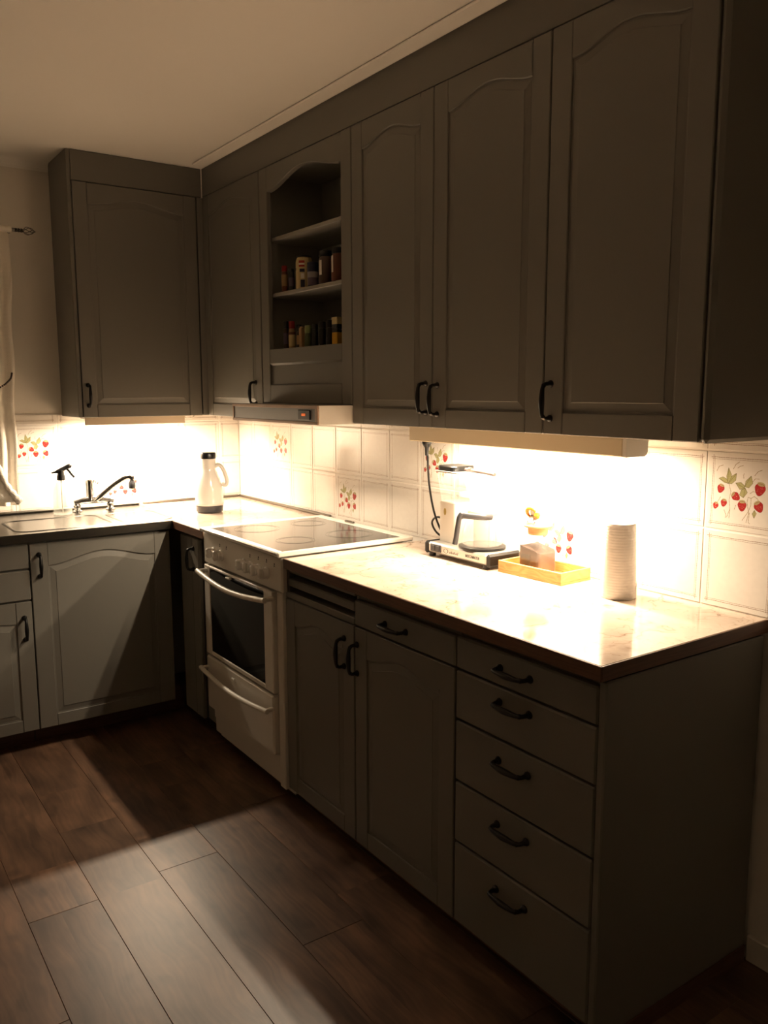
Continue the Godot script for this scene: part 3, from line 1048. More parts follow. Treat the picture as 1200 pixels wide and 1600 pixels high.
func stove() -> void:
	var t := thing("stove", "white free-standing electric stove with black glass hob, knobs and oven", "stove", Vector3.ZERO, WALL_R)
	var L := 0.934
	var R := 1.562
	put("body", bx(Vector3(L, 0.06, 0.03), Vector3(R - 0.040, 0.8995, 0.5765), 0.003), M.white_enamel, t)
	put("side_panel", bx(Vector3(1.522, 0.06, 0.25), Vector3(R, 0.768, 0.590), 0.003), M.white_enamel, t)
	put("kick_panel", bx(Vector3(L - 0.005, 0.032, 0.45), Vector3(R + 0.002, 0.128, 0.553), 0.002), M.white_enamel, t)
	for u in [L + 0.05, 1.50]:
		for w in [0.1, 0.40]:
			var foot := ST()
			lathe(foot, [Vector2(0.0, 0.0), Vector2(0.018, 0.0), Vector2(0.018, 0.012), Vector2(0.010, 0.014), Vector2(0.010, 0.062)], 12, Vector3(u, 0, w))
			put("foot", foot, M.black_plastic, t)
	# cooktop: raised white frame round the glass
	var st := ST()
	var y1 := 0.918
	var fr := [[L + 0.002, 0.060, L + 0.042, 0.622], [1.578, 0.060, 1.600, 0.622], [L + 0.042, 0.592, 1.578, 0.622], [L + 0.042, 0.060, 1.578, 0.104]]
	for q in fr:
		box(st, Vector3(q[0], 0.901, q[1]), Vector3(q[2], y1, q[3]), 0.004)
	put("hob_frame", st, M.white_enamel, t)
	var glass := put("hob_glass", bx(Vector3(L + 0.040, 0.902, 0.102), Vector3(1.580, y1 - 0.0015, 0.594)), M.ceramic_glass, t)
	st = ST()
	for q in [[1.10, 0.22, 0.072], [1.10, 0.45, 0.090], [1.41, 0.22, 0.090], [1.41, 0.45, 0.072]]:
		for s in [0.0, 0.010]:
			var pr := [Vector2(q[2] - s, 0.9166), Vector2(q[2] - s, 0.91685), Vector2(q[2] - s - 0.0018, 0.91685), Vector2(q[2] - s - 0.0018, 0.9166)]
			lathe(st, pr, 40, Vector3(q[0], 0, q[1]))
	put("cooking_zones", st, M.zone_print, glass)
	put("vent_cap", bx(Vector3(1.16, 0.918, 0.070), Vector3(1.22, 0.926, 0.085), 0.003), M.steel_brushed, t)
	# control panel, slightly raked
	st = ST()
	box(st, Vector3(L, 0.775, 0.5795), Vector3(1.590, 0.900, 0.604), 0.006)
	var cp := put("control_panel", st, M.white_enamel, t)
	for u in [1.036, 1.101, 1.303, 1.359, 1.419, 1.481]:
		st = ST()
		lathe(st, [Vector2(0.0210, 0.0), Vector2(0.0205, 0.004), Vector2(0.0185, 0.006), Vector2(0.0175, 0.017), Vector2(0.0160, 0.0195), Vector2(0.0, 0.0200)], 28)
		box(st, Vector3(-0.0075, 0.010, -0.0195), Vector3(0.0075, 0.034, 0.0195), 0.004)
		var k := put("knob", st, M.knob_white, cp, Vector3(u, 0.829, 0.604))
		k.rotation = Vector3(PI / 2, 0, 0)
		st = bx(Vector3(-0.0010, 0.0341, 0.004), Vector3(0.0010, 0.0344, 0.013))
		var pm := put("pointer", st, M.dark_mark, k)
		pm.set_meta("label", "dark pointer line")
	for q in [[1.090, 0.866], [1.149, 0.865], [1.351, 0.868], [1.417, 0.870], [1.480, 0.871], [1.537, 0.866]]:
		st = ST()
		box(st, Vector3(q[0] - 0.004, q[1] - 0.006, 0.6040), Vector3(q[0] + 0.004, q[1] - 0.003, 0.6046))
		box(st, Vector3(q[0] - 0.0015, q[1] - 0.001, 0.6040), Vector3(q[0] + 0.0035, q[1] + 0.006, 0.6046))
		put("symbol", st, M.dark_mark, cp)
	# oven door
	st = ST()
	var a := Vector3(L, 0.402, 0.577)
	var b := Vector3(1.517, 0.768, 0.606)
	for q in [[a.x, a.y, 0.985, b.y], [1.452, a.y, b.x, b.y], [0.985, a.y, 1.452, 0.420], [0.985, 0.757, 1.452, b.y]]:
		box(st, Vector3(q[0], q[1], a.z), Vector3(q[2], q[3], b.z), 0.003)
	var door := put("oven_door", st, M.white_enamel, t)
	put("window", bx(Vector3(0.984, 0.419, a.z), Vector3(1.453, 0.758, b.z - 0.003)), M.oven_glass, door)
	put("latch", bx(Vector3(1.155, 0.748, b.z - 0.003), Vector3(1.190, 0.757, b.z + 0.010), 0.003), M.white_plastic, door)
	put("handle", bow(0.945, 1.530, 0.745, b.z - 0.002, 0.046, 0.010, 0.028), M.white_plastic, door)
	# warming drawer
	st = bx(Vector3(L - 0.002, 0.172, 0.577), Vector3(1.510, 0.392, 0.606), 0.006)
	var dr := put("drawer", st, M.white_enamel, t)
	put("latch", bx(Vector3(1.175, 0.357, 0.606), Vector3(1.200, 0.366, 0.612), 0.003), M.white_plastic, dr)
	put("handle", bow(0.930, 1.515, 0.343, 0.604, 0.036, 0.009, 0.022), M.white_plastic, dr)
	put("base_panel", bx(Vector3(L + 0.01, 0.125, 0.45), Vector3(1.515, 0.171, 0.585), 0.003), M.white_enamel, t)


func bow(u0: float, u1: float, v: float, w: float, out: float, r: float, sag: float) -> SurfaceTool:
	var st := ST()
	for u in [u0 + 0.012, u1 - 0.012]:
		tube(st, [Vector3(u, v, w), Vector3(u, v, w + out * 0.80)], r * 0.9, 12)
	var pts := []
	for k in 21:
		var s := k / 20.0
		pts.append(Vector3(lerpf(u0, u1, s), v - sag * sin(PI * s) * 0.75, w + out * (0.78 + 0.22 * sin(PI * s))))
	tube(st, pts, r, 12)
	return st


func hood() -> void:
	var t := thing("cooker_hood", "slim white cooker hood with a dark metal front strip under the spice shelf", "cooker hood", Vector3.ZERO, WALL_R)
	var y0 := 1.334
	var y1 := 1.400
	var u0 := 0.874
	var u1 := 1.5525
	var f := 0.430
	var st := ST()
	box(st, Vector3(u0, y0, 0.006), Vector3(u0 + 0.004, y1, f), 0.001)
	box(st, Vector3(u1 - 0.004, y0, 0.006), Vector3(u1, y1, f), 0.001)
	box(st, Vector3(u0 + 0.004, y1 - 0.004, 0.006), Vector3(u1 - 0.004, y1, f), 0.001)
	box(st, Vector3(u0 + 0.004, y0, 0.006), Vector3(u1 - 0.004, y1 - 0.004, 0.012))
	box(st, Vector3(u0 + 0.004, y0 + 0.012, 0.012), Vector3(u1 - 0.004, y0 + 0.016, 0.34))
	put("casing", st, M.white_enamel, t)
	st = ST()
	box(st, Vector3(u0, y0, f), Vector3(u1, y0 + 0.010, f + 0.006), 0.001)
	box(st, Vector3(u0, y1 - 0.011, f), Vector3(u1, y1, f + 0.006), 0.001)
	box(st, Vector3(u0, y0 + 0.010, f), Vector3(u0 + 0.012, y1 - 0.011, f + 0.006), 0.001)
	box(st, Vector3(u1 - 0.018, y0 + 0.010, f), Vector3(u1, y1 - 0.011, f + 0.006), 0.001)
	var fr := put("front_frame", st, M.hood_trim, t)
	put("front_strip", bx(Vector3(u0 + 0.012, y0 + 0.010, f - 0.002), Vector3(u1 - 0.018, y1 - 0.011, f + 0.003)), M.hood_metal, fr)
	put("switch_box", bx(Vector3(1.418, y0 + 0.016, f + 0.003), Vector3(1.500, y1 - 0.016, f + 0.007), 0.002), M.black_plastic, fr)
	put("switch_light", bx(Vector3(1.446, y0 + 0.029, f + 0.007), Vector3(1.472, y0 + 0.038, f + 0.009), 0.001), M.switch_glow, fr)
	put("lamp_shade", bx(Vector3(1.02, y0 + 0.001, 0.4105), Vector3(1.39, y0 + 0.030, 0.4115)), M.white_enamel, t)
	put("lamp_lens", bx(Vector3(1.04, y0 + 0.0100, 0.4125), Vector3(1.37, y0 + 0.014, 0.4285)), M.hood_glow, t)
	area("hood_light", t, Vector3(1.205, y0 + 0.0088, 0.4180), Vector2(0.32, 0.010), HOOD_LAMP)


func lamps() -> void:
	# long fitting under the right-hand cabinets
	var t := thing("cabinet_lamp", "long cream strip lamp under the right-hand wall cabinets, over the coffee maker", "strip lamp", Vector3.ZERO, WALL_R)
	var st := ST()
	box(st, Vector3(1.756, 1.283, 0.190), Vector3(2.650, 1.336, 0.199), 0.003)
	box(st, Vector3(1.756, 1.322, 0.114), Vector3(2.650, 1.336, 0.190), 0.002)
	box(st, Vector3(1.756, 1.283, 0.114), Vector3(1.850, 1.322, 0.190), 0.002)
	put("housing", st, M.cream_plastic, t)
	st = ST()
	var cap := [Vector2(1.336, 0.199), Vector2(1.283, 0.199), Vector2(1.283, 0.126), Vector2(1.287, 0.118), Vector2(1.295, 0.114), Vector2(1.336, 0.114)]
	for u in [2.6505, 2.662]:
		for i in range(1, cap.size() - 1):
			fdir(st, [Vector3(u, cap[0].x, cap[0].y), Vector3(u, cap[i].x, cap[i].y), Vector3(u, cap[i + 1].x, cap[i + 1].y)], Vector3(u - 2.655, 0, 0))
	for i in cap.size():
		var p: Vector2 = cap[i]
		var q: Vector2 = cap[(i + 1) % cap.size()]
		fdir(st, [Vector3(2.6505, p.x, p.y), Vector3(2.6505, q.x, q.y), Vector3(2.662, q.x, q.y), Vector3(2.662, p.x, p.y)], Vector3(0, p.x + q.x - 2.62, p.y + q.y - 0.32))
	put("end_cap", st, M.white_plastic, t)
	st = ST()
	tube(st, [Vector3(1.860, 1.306, 0.148), Vector3(2.610, 1.306, 0.148)], 0.008, 12)
	put("lamp_tube", st, M.tube_glow, t)
	area("tube_light", t, Vector3(2.235, 1.295, 0.148), Vector2(0.75, 0.03), RIGHT_LAMP)

	# short fitting over the sink
	t = thing("cabinet_lamp", "short strip lamp with pale wood front under the cabinet over the sink", "strip lamp")
	st = ST()
	box(st, Vector3(-0.842, 1.300, 0.205), Vector3(-0.378, 1.3365, 0.215), 0.002)
	put("front_board", st, M.pale_wood, t)
	put("housing", bx(Vector3(-0.838, 1.325, 0.120), Vector3(-0.382, 1.3365, 0.2045), 0.002), M.white_plastic, t)
	st = ST()
	tube(st, [Vector3(-0.820, 1.317, 0.187), Vector3(-0.410, 1.317, 0.187)], 0.0065, 12)
	put("lamp_tube", st, M.tube_glow, t)
	area("tube_light", t, Vector3(-0.615, 1.3095, 0.187), Vector2(0.41, 0.022), SINK_LAMP)
	st = ST()
	tube(st, curve([Vector3(-0.395, 1.331, 0.20), Vector3(-0.35, 1.322, 0.17), Vector3(-0.30, 1.325, 0.12), Vector3(-0.27, 1.335, 0.06)], 6), 0.0025, 6)
	put("cord", st, M.white_plastic, t)


func sink_things() -> void:
	# two-legged mixer tap
	var t := thing("kitchen_tap", "chrome bridge mixer tap with slanted spout behind the sink bowls", "tap", Vector3(-0.790, 0.9002, 0.095))
	var st := ST()
	for s in [-1.0, 1.0]:
		st = ST()
		lathe(st, [Vector2(0.0, 0.0), Vector2(0.022, 0.0), Vector2(0.022, 0.004), Vector2(0.014, 0.009), Vector2(0.012, 0.018), Vector2(0.017, 0.022), Vector2(0.017, 0.030), Vector2(0.010, 0.036), Vector2(0.0, 0.036)], 20, Vector3(s * 0.076, 0, 0))
		put("leg", st, M.chrome, t)
	st = ST()
	var pts := []
	var rad := []
	for k in 17:
		var s := k / 8.0 - 1.0
		pts.append(Vector3(s * 0.090, 0.042 + 0.012 * cos(s * PI / 2), 0))
		rad.append(0.012 + 0.009 * pow(cos(s * PI / 2), 2.0))
	tube(st, pts, rad, 16)
	put("bridge", st, M.chrome, t)
	st = ST()
	lathe(st, [Vector2(0.022, 0.050), Vector2(0.020, 0.062), Vector2(0.0195, 0.075), Vector2(0.0195, 0.120), Vector2(0.021, 0.123), Vector2(0.021, 0.143), Vector2(0.014, 0.149), Vector2(0.0, 0.150)], 24, Vector3(-0.015, 0, 0))
	put("valve_body", st, M.chrome, t)
	st = ST()
	tube(st, curve([Vector3(-0.010, 0.146, 0.0), Vector3(0.004, 0.142, 0.012), Vector3(0.013, 0.128, 0.02), Vector3(0.018, 0.134, 0.026)], 5), 0.0035, 8)
	put("lever", st, M.chrome, t)
	st = ST()
	tube(st, curve([Vector3(0.004, 0.050, 0.016), Vector3(0.020, 0.066, 0.032), Vector3(0.070, 0.115, 0.060), Vector3(0.112, 0.148, 0.085), Vector3(0.135, 0.158, 0.10), Vector3(0.146, 0.156, 0.106)], 6), 0.0115, 14)
	var sp := put("spout", st, M.chrome, t)
	st = ST()
	lathe(st, [Vector2(0.0, 0.0), Vector2(0.014, 0.0), Vector2(0.016, 0.008), Vector2(0.016, 0.026), Vector2(0.011, 0.036), Vector2(0.008, 0.042), Vector2(0.011, 0.046), Vector2(0.011, 0.058), Vector2(0.0, 0.060)], 20, Vector3(0.148, 0.103, 0.107))
	put("spray_head", st, M.grey_plastic, sp)

	# clear spray bottle
	t = thing("spray_bottle", "clear plastic spray bottle with a black trigger head beside the tap", "spray bottle", Vector3(-0.940, 0.9005, 0.135))
	st = ST()
	lathe(st, [Vector2(0.0, 0.002), Vector2(0.036, 0.0), Vector2(0.040, 0.004), Vector2(0.040, 0.100), Vector2(0.036, 0.118), Vector2(0.022, 0.140), Vector2(0.0135, 0.152), Vector2(0.0135, 0.165)], 32)
	put("bottle", st, M.clear_plastic, t)
	st = ST()
	lathe(st, [Vector2(0.0, 0.155), Vector2(0.0185, 0.155), Vector2(0.0175, 0.174), Vector2(0.0145, 0.182), Vector2(0.0135, 0.199), Vector2(0.0, 0.200)], 20)
	var hd := put("trigger_head", st, M.black_plastic, t)
	st = ST()
	tube(st, curve([Vector3(-0.040, 0.189, 0.0), Vector3(-0.015, 0.194, 0), Vector3(0.015, 0.206, 0), Vector3(0.036, 0.216, 0.002), Vector3(0.046, 0.214, 0.002)], 5), [0.003, 0.003, 0.0035, 0.004, 0.006, 0.008, 0.009, 0.0095, 0.010, 0.010, 0.010, 0.010, 0.010, 0.0105, 0.0105, 0.0105, 0.0105, 0.010, 0.010, 0.009, 0.008], 10)
	put("barrel", st, M.black_plastic, hd)
	st = ST()
	tube(st, curve([Vector3(0.026, 0.205, 0.0), Vector3(0.036, 0.195, 0.0), Vector3(0.044, 0.182, 0.0), Vector3(0.058, 0.165, 0.0)], 5), 0.0055, 8)
	put("trigger", st, M.black_plastic, hd)
	st = ST()
	tube(st, [Vector3(0, 0.008, 0), Vector3(0, 0.155, 0)], 0.002, 6)
	put("dip_tube", st, M.white_plastic, hd)

	# thermos jug
	t = thing("thermos_jug", "white thermos jug with dark lid, dark base and loop handle on the corner worktop", "thermos", Vector3(-0.370, 0.9005, 0.455))
	st = ST()
	lathe(st, [Vector2(0.0, 0.0), Vector2(0.054, 0.0), Vector2(0.060, 0.006), Vector2(0.0625, 0.032), Vector2(0.0, 0.033)], 48)
	put("base", st, M.grey_plastic, t)
	st = ST()
	lathe(st, [Vector2(0.0625, 0.0335), Vector2(0.0645, 0.037), Vector2(0.0645, 0.046), Vector2(0.0635, 0.048), Vector2(0.0635, 0.075), Vector2(0.0625, 0.098), Vector2(0.0590, 0.122), Vector2(0.0525, 0.146), Vector2(0.0440, 0.168), Vector2(0.0365, 0.185), Vector2(0.0325, 0.196), Vector2(0.0318, 0.204), Vector2(0.0325, 0.212), Vector2(0.0330, 0.245), Vector2(0.0, 0.246)], 48)
	put("body", st, M.white_body, t)
	st = ST()
	lathe(st, [Vector2(0.0, 0.2462), Vector2(0.0345, 0.2462), Vector2(0.0352, 0.250), Vector2(0.0352, 0.268), Vector2(0.0325, 0.273), Vector2(0.0, 0.2745)], 40)
	put("lid", st, M.black_plastic, t)
	st = ST()
	var hp := []
	var dir := Vector3(0.85, 0, 0.53).normalized()
	for q in [[0.024, 0.206], [0.040, 0.216], [0.054, 0.213], [0.066, 0.196], [0.076, 0.170], [0.082, 0.145], [0.079, 0.128], [0.070, 0.124], [0.058, 0.130]]:
		hp.append(dir * q[0] + Vector3(0, q[1], 0))
	tube(st, curve(hp, 5), 0.0085, 12, 1.35)
	put("handle", st, M.white_body, t)


func coffee_maker() -> void:
	var t := thing("coffee_maker", "filter coffee maker with silver base, white tower and glass jug", "coffee maker", Vector3(0, 0.9003, 0), WALL_R)
	# local: x along the wall (z), y up from the worktop, z out from the wall
	var st := ST()
	box(st, Vector3(1.842, 0.012, 0.050), Vector3(2.132, 0.048, 0.182), 0.006)
	var base := put("base", st, M.brushed_aluminium, t)
	put("end_cap", bx(Vector3(1.826, 0.008, 0.046), Vector3(1.8415, 0.050, 0.187), 0.007), M.black_plastic, base)
	put("end_cap", bx(Vector3(2.1325, 0.008, 0.046), Vector3(2.149, 0.050, 0.187), 0.007), M.black_plastic, base)
	for u in [1.850, 2.120]:
		for w in [0.062, 0.168]:
			st = ST()
			lathe(st, [Vector2(0.0, 0.0), Vector2(0.012, 0.0), Vector2(0.012, 0.012), Vector2(0.0, 0.0122)], 14, Vector3(u, 0, w))
			put("foot", st, M.black_plastic, base)
	st = ST()
	box(st, Vector3(1.857, 0.019, 0.1800), Vector3(1.913, 0.044, 0.1845), 0.002)
	box(st, Vector3(1.864, 0.024, 0.1845), Vector3(1.882, 0.040, 0.1870), 0.001)
	box(st, Vector3(1.887, 0.024, 0.1845), Vector3(1.905, 0.040, 0.1870), 0.001)
	put("switches", st, M.grey_plastic, base)
	lettering(base, "MOCCAMASTER", Vector3(2.068, 0.030, 0.1822), 0.0120, 0.066, M.dark_mark)
	# the round emblem and the unreadable script beside the switch
	st = ST()
	var ring := []
	for k in 21:
		ring.append(Vector3(1.937 + 0.011 * cos(TAU * k / 20), 0.029 + 0.007 * sin(TAU * k / 20), 0.1823))
	tube(st, ring, 0.0007, 5)
	for k in 9:
		tube(st, [Vector3(1.956 + 0.005 * k, 0.024, 0.1823), Vector3(1.958 + 0.005 * k, 0.029 + 0.004 * (k % 3) * 0.5, 0.1823)], 0.0007, 5)
	put("emblem", st, M.grey_plastic, base)
	# hot plate
	st = ST()
	lathe(st, [Vector2(0.0, 0.0482), Vector2(0.072, 0.0482), Vector2(0.076, 0.051), Vector2(0.076, 0.056), Vector2(0.072, 0.058), Vector2(0.0, 0.0582)], 48, Vector3(2.035, 0, 0.112))
	put("hot_plate", st, M.black_plastic, base)
	# tower
	st = ST()
	var p := rrect(1.848, 0.055, 1.936, 0.142, 0.012, 4)
	loft(st, [p, p], [0.0485, 0.180], 1.0, 2)
	prism(st, p, 0.1795, 0.184, 0.003)
	var tw := put("tower", st, M.white_body, t)
	st = ST()
	var lab := []
	for k in 20:
		lab.append(Vector3(1.882 + 0.0065 * cos(TAU * k / 20), 0.150 + 0.012 * sin(TAU * k / 20), 0.1424))
	fdir(st, lab, Vector3(0, 0, 1))
	for k in 20:
		var a: Vector3 = lab[k]
		var b: Vector3 = lab[(k + 1) % 20]
		fdir(st, [a, b, b - Vector3(0, 0, 0.0006), a - Vector3(0, 0, 0.0006)], a - Vector3(1.882, 0.150, 0.1424))
	put("label_plate", st, M.gold_label, tw)
	# water tank, widening upwards, open shell
	st = ST()
	var lo := rrect(1.852, 0.058, 1.945, 0.140, 0.014, 4)
	var hi := rrect(1.838, 0.050, 1.962, 0.150, 0.016, 4)
	loft(st, [lo, hi], [0.186, 0.282], 1.0, 2)
	prism(st, lo, 0.1845, 0.186)
	put("water_tank", st, M.clear_glass, t)
	st = ST()
	prism(st, rrect(1.832, 0.044, 1.968, 0.156, 0.018, 5), 0.2825, 0.287, 0.001)
	var plate := put("tank_lid", st, M.brushed_aluminium, t)
	st = ST()
	prism(st, rrect(1.842, 0.052, 1.936, 0.150, 0.020, 5), 0.2872, 0.304, 0.003)
	put("lid_cap", st, M.black_plastic, plate)
	st = ST()
	tube(st, curve([Vector3(1.930, 0.293, 0.100), Vector3(1.975, 0.292, 0.102), Vector3(2.03, 0.291, 0.106), Vector3(2.085, 0.288, 0.108)], 5), 0.0062, 10)
	box(st, Vector3(1.955, 0.286, 0.096), Vector3(1.968, 0.302, 0.110), 0.003)
	put("outlet_arm", st, M.arm_grey, plate)
	# filter basket
	st = ST()
	lathe(st, [Vector2(0.0, 0.176), Vector2(0.028, 0.176), Vector2(0.034, 0.182), Vector2(0.060, 0.262), Vector2(0.063, 0.266), Vector2(0.063, 0.270), Vector2(0.057, 0.270), Vector2(0.031, 0.186), Vector2(0.0, 0.184)], 40, Vector3(2.035, 0, 0.112))
	box(st, Vector3(1.936, 0.205, 0.090), Vector3(1.995, 0.222, 0.130), 0.004)
	put("filter_basket", st, M.jar_glass, t)
	# glass jug on the plate
	st = ST()
	lathe(st, [Vector2(0.0, 0.059), Vector2(0.058, 0.059), Vector2(0.064, 0.064), Vector2(0.066, 0.080), Vector2(0.063, 0.105), Vector2(0.052, 0.140), Vector2(0.047, 0.150)], 48, Vector3(2.035, 0, 0.112))
	var jug := put("glass_jug", st, M.clear_glass, t)
	st = ST()
	lathe(st, [Vector2(0.0475, 0.150), Vector2(0.0495, 0.150), Vector2(0.0495, 0.158), Vector2(0.0475, 0.158)], 48, Vector3(2.035, 0, 0.112))
	put("collar", st, M.chrome, jug)
	st = ST()
	lathe(st, [Vector2(0.0, 0.1585), Vector2(0.048, 0.1585), Vector2(0.048, 0.163), Vector2(0.044, 0.169), Vector2(0.014, 0.172), Vector2(0.0, 0.172)], 40, Vector3(2.035, 0, 0.112))
	put("jug_lid", st, M.lid_pale, jug)
	st = ST()
	var near := Vector3(0.74, 0, 0.67)
	var side := Vector3(0.574, 0, -0.819)
	var c := Vector3(2.035, 0, 0.112)
	var hp := []
	for q in [[0.030, 0.046, 0.155], [0.005, 0.0575, 0.156], [-0.030, 0.057, 0.158], [-0.060, 0.052, 0.160], [-0.070, 0.050, 0.155]]:
		hp.append(c + side * q[0] + near * q[1] + Vector3(0, q[2], 0))
	tube(st, curve(hp, 5), 0.0095, 12, 0.55)
	hp = []
	for q in [[-0.064, 0.050, 0.166], [-0.072, 0.050, 0.155], [-0.077, 0.050, 0.125], [-0.082, 0.050, 0.090], [-0.086, 0.050, 0.068]]:
		hp.append(c + side * q[0] + near * q[1] + Vector3(0, q[2], 0))
	tube(st, curve(hp, 5), 0.0085, 12, 0.9)
	put("jug_handle", st, M.grey_plastic, jug)
	# mains cord up to the lamp's socket
	st = ST()
	tube(st, curve([Vector3(1.765, 0.375, 0.130), Vector3(1.768, 0.330, 0.128), Vector3(1.755, 0.23, 0.110), Vector3(1.765, 0.13, 0.095), Vector3(1.785, 0.06, 0.075), Vector3(1.80, 0.040, 0.055), Vector3(1.78, 0.030, 0.048), Vector3(1.735, 0.052, 0.060), Vector3(1.728, 0.088, 0.075), Vector3(1.765, 0.112, 0.080), Vector3(1.81, 0.10, 0.070), Vector3(1.850, 0.070, 0.058)], 8), 0.0038, 8)
	var cord := put("cord", st, M.black_plastic, t)
	st = ST()
	lathe(st, [Vector2(0.0, 0.330), Vector2(0.006, 0.330), Vector2(0.0075, 0.356), Vector2(0.014, 0.366), Vector2(0.018, 0.372), Vector2(0.018, 0.3822), Vector2(0.0, 0.3824)], 18, Vector3(1.766, 0, 0.130))
	put("plug", st, M.black_plastic, cord)


func lettering(parent: Node, text: String, at: Vector3, high: float, wide: float, m: Material) -> void:
	var tm := TextMesh.new()
	var f := SystemFont.new()
	f.font_names = PackedStringArray(["Droid Sans"])
	f.font_weight = 700
	tm.font = f
	tm.text = text
	tm.font_size = 32
	tm.pixel_size = 0.01
	tm.depth = 0.02
	tm.curve_step = 2.0
	var b := tm.get_aabb().size
	var o := MeshInstance3D.new()
	o.name = "lettering"
	o.mesh = tm
	o.material_override = m
	o.position = at
	o.scale = Vector3(wide / b.x, high / b.y * 0.75, 0.02)
	parent.add_child(o, true)


func tray_and_jar() -> void:
	var t := thing("wooden_tray", "low pine tray holding the powder jar beside the coffee maker", "tray", Vector3(-0.092, 0.9003, 2.288), 0.055)
	# local x outwards is -x here; the tray is 0.13 wide, 0.245 long
	var hx := 0.066
	var hz := 0.123
	put("bottom", bx(Vector3(-hx, 0, -hz), Vector3(hx, 0.006, hz)), M.pine, t)
	for q in [[-hx, -hz, -hx + 0.007, hz], [hx - 0.007, -hz, hx, hz], [-hx + 0.007, -hz, hx - 0.007, -hz + 0.007], [-hx + 0.007, hz - 0.007, hx - 0.007, hz]]:
		put("side", bx(Vector3(q[0], 0.0061, q[1]), Vector3(q[2], 0.036, q[3]), 0.001), M.pine, t)
	var j := thing("powder_jar", "square glass jar of brown cocoa powder with wooden stopper and glazed white ornament on top", "jar", Vector3(-0.092, 0.9068, 2.262), 0.055)
	var st := ST()
	var s := 0.043
	var loops := []
	var ys := []
	for q in [[0.030, 0.0, 0.012], [0.040, 0.0, 0.014], [s, 0.004, 0.014], [s, 0.090, 0.014], [0.041, 0.100, 0.016], [0.034, 0.110, 0.02], [0.033, 0.114, 0.02], [0.035, 0.118, 0.02]]:
		loops.append(rrect(-q[0], -q[0], q[0], q[0], q[2], 4))
		ys.append(q[1])
	loft(st, loops, ys, 1.0)
	put("glass", st, M.jar_glass, j)
	st = ST()
	loops = []
	ys = []
	var a := 0.0405
	var base := rrect(-a, -a, a, a, 0.012, 4)
	var rings := [base]
	for f in [0.8, 0.55, 0.25]:
		var rr2 := PackedVector2Array()
		for p in base:
			rr2.append(p * f)
		rings.append(rr2)
	var crest := func(p: Vector2) -> float:
		return 0.082 - 0.016 * smoothstep(-0.035, 0.03, p.y) + 0.0045 * sin(p.x * 130.0 + 1.0) + 0.004 * sin(p.y * 190.0 + p.x * 60.0)
	for k in base.size():
		var n := (k + 1) % base.size()
		fdir(st, [v3(base[k], 0.004), v3(base[n], 0.004), v3(base[n], crest.call(base[n])), v3(base[k], crest.call(base[k]))], v3(base[k], 0))
		fdir(st, [v3(base[k], 0.004), v3(base[n], 0.004), Vector3(0, 0.004, 0)], Vector3.DOWN)
		for i in 3:
			var q0: Vector2 = rings[i][k]
			var q1: Vector2 = rings[i][n]
			var q2: Vector2 = rings[i + 1][n]
			var q3: Vector2 = rings[i + 1][k]
			fdir(st, [v3(q0, crest.call(q0)), v3(q1, crest.call(q1)), v3(q2, crest.call(q2)), v3(q3, crest.call(q3))], Vector3.UP)
		fdir(st, [v3(rings[3][k], crest.call(rings[3][k])), v3(rings[3][n], crest.call(rings[3][n])), Vector3(0, crest.call(Vector2.ZERO), 0)], Vector3.UP)
	put("powder", st, M.cocoa, j)
	# darker settled layer against the near face
	st = ST()
	prism(st, PackedVector2Array([Vector2(-0.0415, -0.030), Vector2(-0.0407, -0.030), Vector2(-0.0407, 0.008), Vector2(-0.0415, 0.008)]), 0.006, 0.058)
	put("settled_powder", st, M.cocoa_dark, j)
	st = ST()
	lathe(st, [Vector2(0.0, 0.118), Vector2(0.029, 0.116), Vector2(0.031, 0.138), Vector2(0.042, 0.139), Vector2(0.043, 0.143), Vector2(0.041, 0.147), Vector2(0.0, 0.1475)], 40)
	var lid := put("stopper", st, M.lid_wood, j)
	st = ST()
	lathe(st, [Vector2(0.0, 0.1476), Vector2(0.036, 0.1476), Vector2(0.037, 0.155), Vector2(0.030, 0.166), Vector2(0.024, 0.176), Vector2(0.026, 0.190), Vector2(0.020, 0.203), Vector2(0.0, 0.207)], 36)
	put("ornament", st, M.porcelain, lid)
	st = ST()
	var rp := []
	for k in 19:
		var an := 0.3 + 3.9 * k / 18.0
		rp.append(Vector3(-0.026 - 0.004 * sin(an), 0.182 + 0.014 * sin(an), -0.004 + 0.017 * cos(an)))
	var rr := []
	for k in 19:
		rr.append(0.003 + 0.0035 * sin(PI * k / 18.0))
	tube(st, rp, rr, 10)
	lathe(st, [Vector2(0.0, -0.009), Vector2(0.007, -0.007), Vector2(0.010, 0.0), Vector2(0.007, 0.008), Vector2(0.0, 0.011)], 16, Vector3(-0.024, 0.176, 0.016))
	put("amber_shape", st, M.amber_glaze, lid)
	st = ST()
	for q in [[-0.033, 0.160, -0.022], [-0.036, 0.157, -0.010], [-0.034, 0.163, -0.016], [-0.031, 0.163, 0.008], [-0.034, 0.157, 0.016], [-0.020, 0.203, -0.012], [-0.022, 0.203, 0.0], [-0.018, 0.205, 0.010], [-0.026, 0.174, -0.003]]:
		lathe(st, [Vector2(0.0, -0.002), Vector2(0.0032, 0.0), Vector2(0.0, 0.0022)], 8, Vector3(q[0], q[1], q[2]))
	put("speckles", st, M.brown_glaze, lid)


